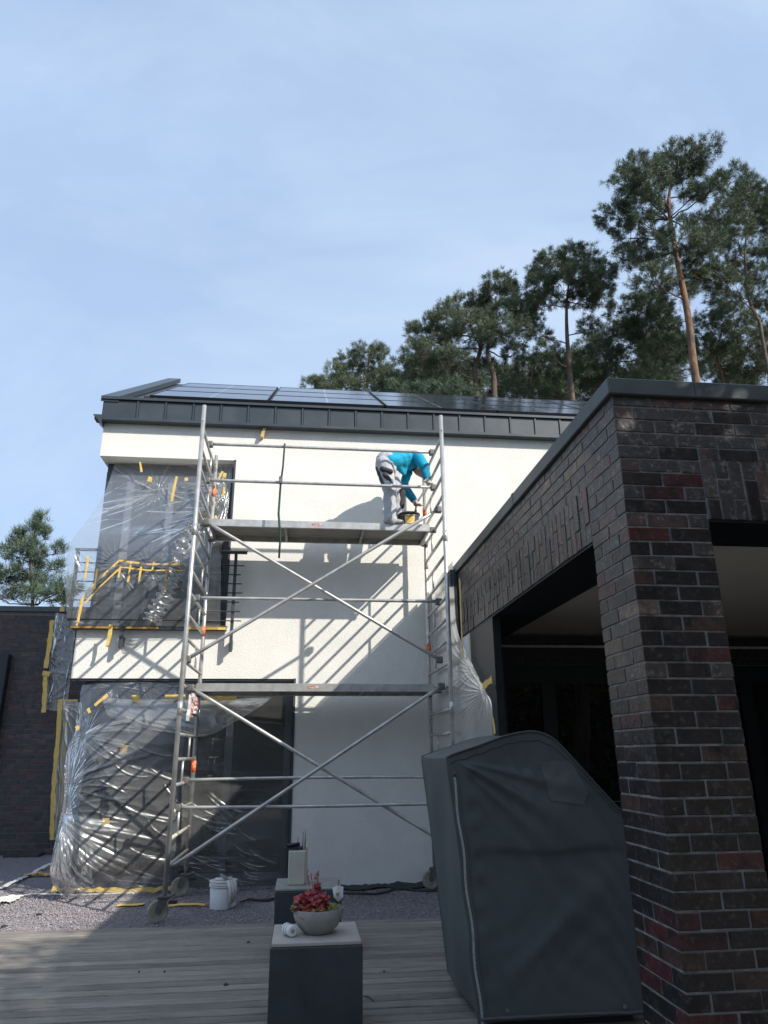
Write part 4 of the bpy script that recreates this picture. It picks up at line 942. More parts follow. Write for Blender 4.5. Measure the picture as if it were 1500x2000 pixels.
sh_caps = [(pel+Vector((0.03, 0, 0.02)), ch, .135, .15), (pel+Vector((0.03, -.07, 0.0)), ch+Vector((0, -.07, 0)), .10, .11), (pel+Vector((0.03, .07, 0.0)), ch+Vector((0, .07, 0)), .10, .11), (ch, sho, .15, .125),
           (ch+Vector((0.0, 0, -0.05)), Q(789, 922, 9.10), .10, .035), (Q(775, 905, 9.05), Q(789, 925, 9.10), .08, .03),
           (sho, shR, .11, .085), (shR, elR, .085, .072), (elR, wrR, .055, .04), (sho, shL, .10, .08), (shL, elL, .075, .058), (elL, wrL, .055, .04)]
shirt = remeshed('shirt', sh_caps, 0.011, M['shirt'], per, 2)
tr_caps = [(pel+Vector((-0.015, 0, 0.015)), pel+Vector((-0.02, 0, -0.10)), .155, .145), (hipR, hipL, .115, .115), (hipR+Vector((-.03, 0, 0.02)), knR, .122, .092), (knR, anR+Vector((0, 0, 0.0)), .09, .085),
           (hipL, knL, .115, .09), (knL, anL, .085, .082), (anR, anR+Vector((0.01, -0.01, -0.025)), .088, .08)]
trs = remeshed('trousers', tr_caps, 0.011, M['trousers'], per, 2)
# crumple the cloth a little
def crumple(ob, a, f):
    for v in ob.data.vertices:
        c = v.co; h = math.sin(c.z*f+4*math.sin(c.x*9))*math.sin(c.x*f*0.6+c.y*f*0.7+1.3); v.co = c+v.normal*h*a
crumple(trs, 0.006, 38); crumple(shirt, 0.007, 34)
remeshed('back_pocket', [(Q(747, 916, 8.80), Q(763, 921, 8.79), .040, .036), (Q(752, 928, 8.79), Q(765, 942, 8.78), .036, .028)], 0.008, M['pocket'], per)
remeshed('knee_pad', [(knL+Vector((0.05, -0.03, 0.03)), knL+Vector((0.045, -0.02, -0.15)), .062, .05)], 0.01, M['pocket'], per)
remeshed('tool_ring', [(Q(766, 937, 8.73), Q(767, 941, 8.73), .012, .012)], 0.005, M['white'], per)
for an in (anR, anL):
    b = Vector((an.x, an.y, PZ+0.042))
    remeshed('shoe', [(b+Vector((-0.05, 0, 0)), b+Vector((0.10, -0.01, -0.004)), .042, .034), (b+Vector((0.10, -0.01, -0.004)), b+Vector((0.15, -0.012, -0.008)), .036, .030), (b, b+Vector((0, 0, 0.06)), .045, .045)], 0.009, M['shoe'], per)
remeshed('undersleeve', [(elR.lerp(wrR, 0.12), wrR, .072, .052)], 0.009, M['sleeve'], per)
remeshed('undersleeve', [(elL.lerp(wrL, 0.12), wrL, .068, .051)], 0.009, M['sleeve'], per)
remeshed('side_stripe', [(hipR+Vector((-0.115, -0.04, -0.05)), knR+Vector((-0.085, -0.03, 0.06)), .032, .026)], 0.008, M['pocket'], per)
# mixing bucket and brush
bx_ = Q(799, 1012, 8.93).x+0.01; BKY = 8.86
bk = empty('plaster_bucket', (bx_, BKY, PZ), 'black plaster bucket with yellow label on the top platform', 'bucket')
lathe('bucket_body', [(0.0, 0.0), (0.108, 0.0), (0.115, 0.02), (0.132, 0.185), (0.130, 0.187), (0.112, 0.03), (0.0, 0.028)], M['rubber'], bk, 28, (bx_, BKY, PZ+0.001))
lathe('rim', [(0.130, 0.165), (0.142, 0.168), (0.144, 0.19), (0.134, 0.195), (0.130, 0.19)], M['rubber'], bk, 28, (bx_, BKY, PZ+0.001))
V, Fc = [], []
for i in range(9):
    a = math.radians(-125+i*7.5)
    for z, r in ((0.03, 0.1185), (0.15, 0.1315)): V.append((bx_+r*math.cos(a), BKY+r*math.sin(a), PZ+z))
for i in range(8): Fc.append((2*i, 2*i+2, 2*i+3, 2*i+1))
link('yellow_label', pym('yellow_label', V, Fc), M['tape'], bk)
tube('wire_handle', [(bx_-0.14, BKY, PZ+0.175), (bx_-0.1, BKY-0.1, PZ+0.15), (bx_, BKY-0.145, PZ+0.13), (bx_+0.1, BKY-0.1, PZ+0.15), (bx_+0.14, BKY, PZ+0.175)], 0.004, M['galv'], bk, 6)
br = empty('brush', tuple(Q(810, 1000, 9.0)), 'thin wooden brush held in the gloved hand above the plaster bucket', 'brush')
tube('brush_handle', [haL+Vector((0.09, -0.05, 0.14)), haL+Vector((0.0, 0.0, 0.0)), haL+Vector((-0.015, -0.03, -0.10))], [0.014, 0.013, 0.012], M['clamp'], br, 8)
tube('bristles', [haL+Vector((-0.015, -0.03, -0.10)), haL+Vector((-0.022, -0.04, -0.17))], [0.016, 0.022], M['rubber'], br, 8)

# ================================================================== THINGS ON THE GROUND
wb = at(433, 1772, Z=0.0); wb = Vector((wb.x, wb.y+0.02, -0.012))
bu = empty('paint_bucket', tuple(wb), 'white plastic paint bucket with tools on its rim on the gravel', 'bucket')
lathe('bucket_body', [(0.0, 0.0), (0.125, 0.0), (0.128, 0.01), (0.140, 0.27), (0.137, 0.272), (0.121, 0.02), (0.0, 0.018)], M['white'], bu, 32, tuple(wb))
for z in (0.215, 0.235, 0.262):
    lathe('rim', [(0.1375, z), (0.150, z+0.002), (0.150, z+0.010), (0.1375, z+0.012)], M['white'], bu, 32, tuple(wb))
V = [wb+Vector((0.06, -0.13, 0.278)), wb+Vector((0.13, -0.075, 0.278)), wb+Vector((0.15, -0.09, 0.17)), wb+Vector((0.15, -0.085, 0.04)), wb+Vector((0.105, -0.125, 0.035)), wb+Vector((0.08, -0.14, 0.18))]
link('rag', pym('rag', V, [(0, 1, 2, 5), (5, 2, 3, 4)]), M['white_rag'], bu)
for k in range(3):
    tube('rag_fold', [wb+Vector((0.06+0.03*k, -0.125+0.018*k, 0.285)), wb+Vector((0.09+0.025*k, -0.148+0.022*k, 0.2)), wb+Vector((0.10+0.02*k, -0.142+0.022*k, 0.06+0.02*k))], [0.02, 0.018, 0.012], M['white_rag'], bu, 8)
tube('roller_handle', [wb+Vector((-0.08, -0.06, 0.29)), wb+Vector((0.10, -0.09, 0.30))], 0.015, M['white'], bu, 8)
tube('scraper', [wb+Vector((-0.03, -0.08, 0.34)), wb+Vector((0.05, -0.10, 0.29))], [0.012, 0.022], M['bowl'], bu, 8)

# pedestals
def pedestal(cx, cy, w, h, label, d=None):
    d = d or w
    e = empty('pedestal', (cx, cy, 0), label, 'pedestal', 'dark planter pedestals')
    box('block', cx-w/2, cx+w/2, cy-d/2, cy+d/2, 0.002, h, M['pedestal'], e, 0.006, 2)
    return e
fp = pedestal(0.125, 5.02, 0.54, 0.485, 'dark square pedestal with a beige slab under the flower bowl')
box('top_slab', 0.125-0.262, 0.125+0.262, 5.02-0.262, 5.02+0.24, 0.4865, 0.506, M['slab'], fp, 0.003)
bp_ = at(540, 1736, 6.5)
bpd = pedestal(-0.175+0.27, 6.75, 0.54, bp_.z-0.02, 'dark square pedestal farther back carrying the tall cream box')
box('top_slab', -0.175, 0.365, 6.485, 7.015, bp_.z-0.018, bp_.z, M['bowl'], bpd, 0.004)
bz = bp_.z
cb = empty('cream_box', (0.02, 6.72, bz), 'tall narrow cream plastic box with trowels on top behind the flowers', 'box')
cx0 = at(563, 1700, 6.7).x; cx1 = at(596, 1700, 6.7).x; ct = at(580, 1660, 6.7).z
box('box_body', cx0, cx1, 6.64, 6.80, bz+0.001, ct, M['cream'], cb, 0.008, 2)
box('side_sheet', cx1+0.006, cx1+0.018, 6.62, 6.80, bz+0.001, ct+0.03, M['slab'], cb)
box('tool_blade', cx0-0.03, cx1-0.02, 6.66, 6.76, ct+0.012, ct+0.022, M['black'], cb)
tube('tool_handle', [(cx0-0.02, 6.7, ct+0.035), (cx1-0.05, 6.7, ct+0.045)], 0.016, M['black'], cb, 8)
for dx, h in ((0.07, 0.10), (0.115, 0.14), (0.135, 0.17)): tube('tool_stem', [(cx0+dx, 6.72, ct-0.002), (cx0+dx+0.003, 6.72, ct+h)], 0.006, M['galv'], cb, 6)

# bowl of flowers
bc = Vector((at(620, 1830, 5.02).x, 5.0, 0.507))
fb = empty('flower_bowl', tuple(bc), 'round grey concrete bowl planted with red leaves on the front pedestal', 'planter')
bo_ = [(0.0, 0.0), (0.082, 0.0), (0.088, 0.004), (0.125, 0.04), (0.148, 0.085), (0.156, 0.135), (0.150, 0.137), (0.142, 0.115), (0.0, 0.112)]
lathe('bowl', bo_, M['bowl'], fb, 40, tuple(bc))
lathe('soil', [(0.0, 0.113), (0.142, 0.1135), (0.08, 0.128), (0.0, 0.132)], M['soil'], fb, 24, tuple(bc))
def leaves(name, n, cen, rx, ry, z0, z1, size, m, parent, lobes=True, tilt=0.8):
    V, Fc = [], []
    for k in range(n):
        a = rnd.uniform(0, 6.28); r = math.sqrt(rnd.random()); p = cen+Vector((rx*r*math.cos(a), ry*r*math.sin(a), rnd.uniform(z0, z1)*(1.0-0.4*r)))
        s = size*rnd.uniform(0.6, 1.25); up = Vector((rnd.uniform(-tilt, tilt), rnd.uniform(-tilt, tilt)-0.35, 1)).normalized(); e1, e2 = frame_of(up); b = len(V)
        ph = rnd.uniform(0, 6.28); m_ = 9
        V.append(p-up*s*0.12)
        for j in range(m_):
            t = ph+2*math.pi*j/m_; q = s*(1.0 if j % 2 else 0.78)
            V.append(p+e1*q*math.cos(t)+e2*q*math.sin(t)+up*s*rnd.uniform(-0.12, 0.22))
        for j in range(m_): Fc.append((b, b+1+j, b+1+(j+1) % m_))
    return tag(link(name, pym(name, V, Fc), m, parent), None, None, kind='stuff')
pc = bc+Vector((-0.035, -0.02, 0.12))
leaves('red_leaves', 150, pc+Vector((0.0, 0, 0.0)), 0.112, 0.09, 0.0, 0.125, 0.022, M['leaf_red'], fb, tilt=1.2)
leaves('coral_leaves', 38, pc+Vector((-0.02, -0.05, -0.01)), 0.10, 0.06, 0.0, 0.07, 0.024, M['leaf_coral'], fb)
leaves('dark_leaves', 22, pc+Vector((0.03, 0.0, 0.12)), 0.022, 0.02, 0.0, 0.04, 0.015, M['leaf_dark'], fb)
leaves('ground_cover', 420, bc+Vector((0.0, 0, 0.125)), 0.15, 0.15, 0.0, 0.03, 0.0085, M['leaf_green'], fb)
leaves('ground_cover', 70, bc+Vector((-0.12, -0.03, 0.13)), 0.05, 0.06, 0.0, 0.05, 0.010, M['leaf_green'], fb)
for k in range(7):
    a = pc+Vector((rnd.uniform(-0.03, 0.03), rnd.uniform(-0.03, 0.03), 0.08)); b = a+Vector((rnd.uniform(-0.04, 0.03), rnd.uniform(-0.02, 0.02), rnd.uniform(0.10, 0.16)))
    s_ = tube('flower_stalk', [a, a.lerp(b, 0.6)+Vector((0.004, 0, 0)), b], 0.0015, M['leaf_red'], fb, 5)
    leaves('florets', 16, a.lerp(b, 0.78)-Vector((0, 0, 0.0)), 0.006, 0.006, 0.0, 0.05, 0.005, M['leaf_coral'], s_)
for k in range(16):
    a = rnd.uniform(0, 6.28); p = bc+Vector((-0.03+0.05*math.cos(a), 0.04*math.sin(a)-0.02, 0.12)); tube('leaf_stem', [p, p+Vector((0.02*math.cos(a), 0.02*math.sin(a), 0.09))], 0.0016, M['leaf_dark'], fb, 5)
# white plant tag
tg = at(660, 1745, 4.98)
V = [tg+Vector((dx, -0.004 if k % 2 else 0.01, dz)) for k, (dx, dz) in enumerate(((-0.035, 0.03), (0.0, 0.045), (0.035, 0.035), (0.032, -0.02), (0.005, -0.05), (-0.025, -0.02)))]
ptg = empty('plant_tag', tuple(tg-Vector((0, 0, 0.05))), 'crumpled white plant tag stuck in the right of the bowl', 'tag')
link('tag_sheet', pym('tag_sheet', V+[v+Vector((0, 0.002, 0)) for v in V], [tuple(range(6)), tuple(reversed(range(6, 12)))]+[(i, i+6, (i+1) % 6+6, (i+1) % 6) for i in range(6)]), M['white'], ptg)
tube('tag_stick', [tg+Vector((0.0, 0.01, -0.06)), tg+Vector((0.005, 0.012, 0.075))], 0.003, M['black'], ptg, 6)
leaves('tag_print', 5, tg+Vector((0.003, -0.012, -0.01)), 0.012, 0.002, 0.0, 0.02, 0.008, M['leaf_green'], ptg)
# white roll lying beside the bowl
wr = at(565, 1822, 4.88); wr = Vector((wr.x, 4.93, 0.507+0.033))
wrl = empty('white_roll', (wr.x, wr.y, 0.507), 'small white roll lying beside the concrete bowl on the slab', 'roll')
d_ = Vector((0.42, -0.9, 0)).normalized()
tube('roll_body', [wr-d_*0.05, wr-d_*0.045, wr+d_*0.045, wr+d_*0.05], [0.026, 0.032, 0.032, 0.026], M['white'], wrl, 20)
tube('roll_core', [wr+d_*0.05, wr+d_*0.052], 0.012, M['bowl'], wrl, 12)
for t_ in (-0.02, 0.01): tube('roll_band', [wr+d_*t_, wr+d_*(t_+0.004)], 0.0335, M['bowl'], wrl, 20)

# ---------------- covered beach chair
CY0, CY1 = 4.80, 5.80
cv = empty('furniture_cover', (1.55, 5.3, 0), 'dark grey zipped tarpaulin cover over a hooded beach chair beside the pillar', 'cover')
prof = [(1.095, 0.055), (1.06, 0.4), (1.02, 0.8), (0.975, 1.2), (0.942, 1.49), (0.955, 1.525), (1.02, 1.55), (1.16, 1.592), (1.32, 1.645), (1.45, 1.672), (1.545, 1.676), (1.635, 1.648), (1.70, 1.60), (1.77, 1.525), (1.92, 1.355), (2.06, 1.20), (2.095, 1.15), (2.10, 0.8), (2.105, 0.4), (2.11, 0.055)]
P = cr1(np.array(prof), np.linspace(0, 1, 150))
ny = 40; yy = np.linspace(0, 1, ny)
S = np.zeros((ny, 150, 3))
for j, t_ in enumerate(yy):
    S[j, :, 0] = P[:, 0]; S[j, :, 1] = CY0+(CY1-CY0)*t_; S[j, :, 2] = P[:, 1]
    sg = 0.022*math.sin(math.pi*t_)
    S[j, :, 2] -= sg*np.exp(-((P[:, 0]-1.3)/0.35)**2)*(P[:, 1] > 1.3)
    S[j, :, 0] += 0.014*math.sin(math.pi*t_)*np.sin(P[:, 1]*5+t_*6)*np.clip((1.45-P[:, 1])*5, 0, 1)
ii = (np.arange(ny-1)[:, None]*150+np.arange(149)[None]).ravel()
shell = link('cover_shell', tri_mesh('cover_shell', S.reshape(-1, 3), np.stack([ii, ii+1, ii+151, ii+150], 1)), M['cover'], cv, smooth=True)
# front panel with folds
def top_of(x):
    ua = P[int(np.argmin(P[:, 0])):]; ua = ua[ua[:, 1] > 1.14]; return np.interp(x, ua[:, 0], ua[:, 1])
def left_of(z):
    lf_ = P[:32]; return np.interp(z, lf_[:, 1], lf_[:, 0])
nu, nv = 150, 170
G = np.zeros((nv, nu, 3))
c0 = np.array([0.965, 1.51])
for j in range(nv):
    v = j/(nv-1)
    for i in range(nu):
        u = i/(nu-1)
        xt = 0.955+u*(2.095-0.955); zt = float(top_of(xt)) if i else 1.525
        xb = 1.095+u*(2.11-1.095); zb = 0.055
        z = zb+(zt-zb)*v; x = xb+(xt-xb)*v; xl = float(left_of(min(z, 1.49))); x += (xl-0.004-(1.095+(0.955-1.095)*v))*(1-u)**2
        dx, dz = x-c0[0], z-c0[1]; r = math.hypot(dx, dz); th = math.atan2(-dz, dx)
        em = min(1, u*9)*min(1, (1-u)*9)*min(1, v*14)*min(1, (1-v)*12)
        h = 0.055*math.exp(-((th-0.42-0.10*r)/0.085)**2)*math.exp(-((r-0.45)/0.42)**2)
        h += 0.040*math.exp(-((th-0.66-0.06*r)/0.07)**2)*math.exp(-((r-0.5)/0.35)**2)
        h += 0.030*math.exp(-((th-0.92)/0.07)**2)*math.exp(-((r-0.55)/0.4)**2)
        h += 0.022*math.exp(-((th-0.22)/0.06)**2)*math.exp(-((r-0.5)/0.4)**2)
        h += 0.013*math.tanh((z-0.955+0.01*math.sin(x*9))/0.022)*math.exp(-((z-0.955)/0.2)**2)*min(1, max(0, (x-1.1)/0.2))
        h += 0.025*math.exp(-(((z-0.45)-(x-1.5)*0.75)/0.09)**2)*math.exp(-((x-1.65)/0.35)**2)
        h += 0.010*math.sin(x*7+z*3.0)*math.sin(z*5-x*2) + 0.006*math.sin(z*40)*math.exp(-((x-1.11+0.09*(z-0.06)*0)/0.05)**2)
        h += 0.0025*math.sin(23*x+5*math.sin(7*z))*math.sin(17*z+4*math.sin(6*x))+0.003*math.sin(41*x+31*z+3*math.sin(9*x))
        em2 = em; h *= 0.85
        G[j, i] = (x, CY0-0.002-h*em2, z)
ii = (np.arange(nv-1)[:, None]*nu+np.arange(nu-1)[None]).ravel()
fpn = link('front_panel', tri_mesh('front_panel', G.reshape(-1, 3), np.stack([ii, ii+1, ii+nu+1, ii+nu], 1)), M['cover'], cv, smooth=True)
bk_ = G[:, ::-1].copy(); bk_[:, :, 1] = CY1
link('rear_panel', tri_mesh('rear_panel', bk_.reshape(-1, 3), np.stack([ii, ii+1, ii+nu+1, ii+nu], 1)), M['cover'], cv, smooth=True)
def gpt(u, v, off=0.004):
    i = min(nu-1, max(0, int(u*(nu-1)))); j = min(nv-1, max(0, int(v*(nv-1)))); return Vector(G[j, i])+Vector((0, -off, 0))
# piping along the upper edge and the zip
pp = [Vector((a, CY0-0.006, b+0.002)) for a, b in P[38:128:2]]
tube('piping', pp, 0.007, M['cover'], fpn, 6)
fl = [gpt(i/40, 0.972-0.004*math.sin(i*1.7), 0.003) for i in range(1, 40)]
tube('seam', fl, 0.0035, M['cover'], fpn, 5)
def strip(name, pts, w, m, parent):
    V, Fc = [], []
    for p in pts: V += [p+Vector((-w/2, 0, 0)), p+Vector((w/2, 0, 0)), p+Vector((w/2, 0.004, 0)), p+Vector((-w/2, 0.004, 0))]
    for i in range(len(pts)-1):
        for k in range(4): a = i*4+k; b = i*4+(k+1) % 4; Fc.append((a, a+4, b+4, b))
    return link(name, pym(name, V, Fc), m, parent)
zp = []
for k in range(60):
    z_ = 0.03+(1.40-0.03)*k/59
    xx = at(885, 1515, CY0).x+(at(941, 1992, CY0).x-at(885, 1515, CY0).x)*(1-k/59)**0.9+0.006*math.sin(k*0.35)
    v_ = (z_-0.055)/(1.54-0.055); jj = min(nv-1, max(0, int(v_*(nv-1)))); row = G[jj]; i_ = int(np.argmin(np.abs(row[:, 0]-xx)))
    zp.append(Vector((xx, row[i_, 1]-0.010, z_)))
zz = strip('zip', zp, 0.014, M['zip'], fpn)
strip('zip_flap', [p+Vector((0.017, 0.003, 0)) for p in zp], 0.020, M['cover'], fpn); strip('zip_flap', [p+Vector((-0.017, 0.003, 0)) for p in zp], 0.020, M['cover'], fpn)
tube('zip_pull', [zp[-1]+Vector((0, -0.006, 0.01)), zp[-1]+Vector((0, -0.01, 0.035))], 0.007, M['clamp'], zz, 8)
tube('zip_pull', [zp[0]+Vector((0, -0.006, 0.0)), zp[0]+Vector((0.001, -0.008, -0.025))], 0.005, M['galv'], zz, 8)
# hem, grommets and patch
hem = [gpt(i/50, 0.012, 0.006+0.003*math.sin(i*0.9)) for i in range(51)]
tube('hem', hem, 0.010, M['cover'], fpn, 6)
for px in (990, 1220):
    c = at(px, 1975, CY0); i_ = int(np.argmin(np.abs(G[6, :, 0]-c.x))); q = Vector(G[6, i_])+Vector((0, -0.003, 0))
    tube('grommet', [q+Vector((0, 0.002, 0)), q+Vector((0, -0.004, 0))], 0.011, M['galv'], fpn, 12)
pa = []
for (px, py) in ((1055, 1487), (1118, 1484), (1150, 1552), (1140, 1572), (1076, 1562)):
    w_ = at(px, py, CY0-0.01)
    k = np.argmin((G[..., 0]-w_.x)**2+(G[..., 2]-w_.z)**2); q = G.reshape(-1, 3)[k]; pa.append(Vector((q[0], q[1], q[2])))
PN = []
gi = 14
sel = []
from mathutils.geometry import intersect_point_tri_2d
poly = [(p.x, p.z) for p in pa]
def inside(x, z):
    c = False; n = len(poly)
    for i in range(n):
        (x1, z1), (x2, z2) = poly[i], poly[(i+1) % n]
        if (z1 > z) != (z2 > z) and x < (x2-x1)*(z-z1)/(z2-z1)+x1: c = not c
    return c
idx = {}; V = []; Fc = []
for j in range(nv-1):
    for i in range(nu-1):
        q = G[j:j+2, i:i+2].reshape(-1, 3).mean(0)
        if inside(q[0], q[2]):
            fc = []
            for (jj, i2) in ((j, i), (j, i+1), (j+1, i+1), (j+1, i)):
                if (jj, i2) not in idx: idx[(jj, i2)] = len(V); V.append(tuple(G[jj, i2]+np.array([0, -0.004, 0])))
                fc.append(idx[(jj, i2)])
            Fc.append(tuple(fc))
if Fc: link('patch', pym('patch', V, Fc), M['cover_patch'], fpn, smooth=True)
box('chair_plinth', 1.2, 2.05, 4.87, 5.72, 0.002, 0.05, M['black'], cv)
box('chair_core', 1.25, 2.0, 4.95, 5.65, 0.051, 1.05, M['black'], cv)

# ---------------- litter on the ground
ws = [at(0, 1738, Z=0), at(30, 1722, Z=0.01), at(60, 1708, Z=0.0), at(95, 1690, Z=0.01), at(104, 1688, Z=0.03)]
ro = tape(ws, 0.07, None, 'white_rag', nrm=(0, -0.3, 0.95), crumple=0.02); ro.name = 'white_ribbon'
tag(ro, 'white twisted film ribbon on the gravel at the far left', 'ribbon')
ws = [at(15, 1752, Z=0.005), at(70, 1746, Z=0.005), at(150, 1748, Z=0.004), at(260, 1744, Z=0.004), at(340, 1735, Z=0.004)]
tag(tube('film_edge', ws, 0.011, M['white_rag'], None, 7), 'thin white film edge lying along the foot of the masked window', 'cord')
def crumpled_patch(name, x, y, w, d, m, label, cat, hgt=0.03):
    p = at(x, y, Z=0); nx_, ny_ = 14, 9; V = []; Fc = []
    for j in range(ny_):
        for i in range(nx_):
            u, v = i/(nx_-1)-.5, j/(ny_-1)-.5
            V.append((p.x+u*w*(1+0.3*rnd.random()), p.y+v*d*(1+0.3*rnd.random()), 0.006+hgt*rnd.random()*(1-2*abs(u)*0.7)))
    for j in range(ny_-1):
        for i in range(nx_-1): a = j*nx_+i; Fc.append((a, a+1, a+nx_+1, a+nx_))
    return tag(link(name, pym(name, V, Fc), m), label, cat)
crumpled_patch('rag', 12, 1758, 0.22, 0.35, M['white_rag'], 'crumpled white scrap on the gravel at the left picture edge', 'scrap')
crumpled_patch('tape_heap', 76, 1711, 0.34, 0.10, M['tape_orange'], 'crumpled orange tape lying on the gravel left of the film', 'tape', 0.05)
for px0, px1, py, lab in ((228, 282, 1768, 'flat yellow tape strip on the gravel left of the front castor'), (330, 400, 1768, 'dirty yellow tape strip on the gravel behind the front castor')):
    a, b = at(px0, py, Z=0.004), at(px1, py-1, Z=0.004)
    o = tape([a, b], 0.11, None, 'tape', nrm=(0, 0, 1), crumple=0.004); o.name = 'tape_scrap'; tag(o, lab, 'tape')
def twig(x, y, dx, dy, m, label, cat, r=0.006, Z=0.004):
    p = at(x, y, Z=Z); o = tube('twig', [p, p+Vector((dx*0.5, dy*0.4, 0.008)), p+Vector((dx, dy, 0.0))], [r, r*1.2, r*0.6], M[m], None, 6)
    return tag(o, label, cat)
twig(710, 1945, 0.06, -0.12, 'bark', 'thin curled twig on the decking right of the front pedestal', 'twig', 0.004)
twig(70, 1787, 0.05, 0.02, 'sack', 'small black scrap on the gravel in front of the film', 'scrap', 0.012)
twig(2, 1810, 0.06, 0.02, 'sack', 'small black scrap at the left edge of the decking', 'scrap', 0.008)
twig(749, 1900-2, 0.01, 0.0, 'bark', 'tiny dark leaf bit on the decking behind the front pedestal', 'leaf', 0.006)
twig(437, 1924, 0.03, 0.01, 'bark', 'dark dry leaf on the decking left of the front pedestal', 'leaf', 0.008)
twig(320, 1899, 0.012, 0.0, 'bark', 'tiny dark speck of bark on the decking below the castor', 'leaf', 0.006)
twig(270, 1899, 0.012, 0.0, 'bark', 'tiny dark speck of bark on the decking at left', 'leaf', 0.005)
twig(482, 1841, 0.03, 0.0, 'bark', 'small dry leaf on the decking near the gravel edge', 'leaf', 0.006)
# weed fleece along the foot of the white wall
V, Fc = [], []
for i in range(70):
    x = -0.05+i*0.04
    for k, (y, z) in enumerate(((YF-0.005, 0.028+0.02*math.sin(i*0.31+math.sin(i*0.17)*3)+0.014*rnd.random()), (YF-0.05, 0.03+0.02*rnd.random()), (YF-0.17-0.06*math.sin(i*0.4), 0.006+0.012*rnd.random()))): V.append((x, y, z))
for i in range(69):
    for k in range(2): a = i*3+k; Fc.append((a, a+3, a+4, a+1))
tag(link('weed_fleece', pym('weed_fleece', V, Fc), M['sack'], smooth=True), 'black weed fleece edge along the foot of the white wall', 'fleece')
pts = [Vector((0.2+0.12*i, 9.2+0.12*math.sin(i*0.9)+0.01*i, 0.012+0.008*math.sin(i*1.7))) for i in range(13)]
tag(tube('black_cable', pts, 0.014, M['sack'], None, 7), 'black cable winding over the gravel right of the flower bowl', 'cable')
pts = [Vector((-0.62+0.10*i, 8.9+0.05*math.sin(i*1.3)+0.04*i, 0.012+0.01*math.sin(i*1.9))) for i in range(7)]
tag(tube('black_fleece_scrap', pts, [0.006, 0.014, 0.012, 0.018, 0.014, 0.01, 0.006], M['sack'], None, 7), 'black fleece scrap on the gravel right of the white bucket', 'scrap')

# ================================================================== TREES
def tuft_mesh(cent, outd, n_needle, ln, wd, spread, up, r):
    n = len(cent)
    d = outd[:, None]*0.8 + np.array([0, 0, up])[None, None] + r.normal(0, spread, (n, n_needle, 3))
    d /= np.linalg.norm(d, axis=2, keepdims=True)
    l = ln*r.uniform(0.55, 1.2, (n, n_needle, 1))
    s = np.cross(d, r.normal(0, 1, (n, n_needle, 3))); s /= np.linalg.norm(s, axis=2, keepdims=True)+1e-9
    a = cent[:, None]+r.normal(0, ln*0.22, (n, n_needle, 3))
    v = np.stack([a-s*wd/2, a+s*wd/2, a+d*l+s*wd*0.2, a+d*l-s*wd*0.2], 2).reshape(-1, 3)
    return v, np.arange(len(v)).reshape(-1, 4)

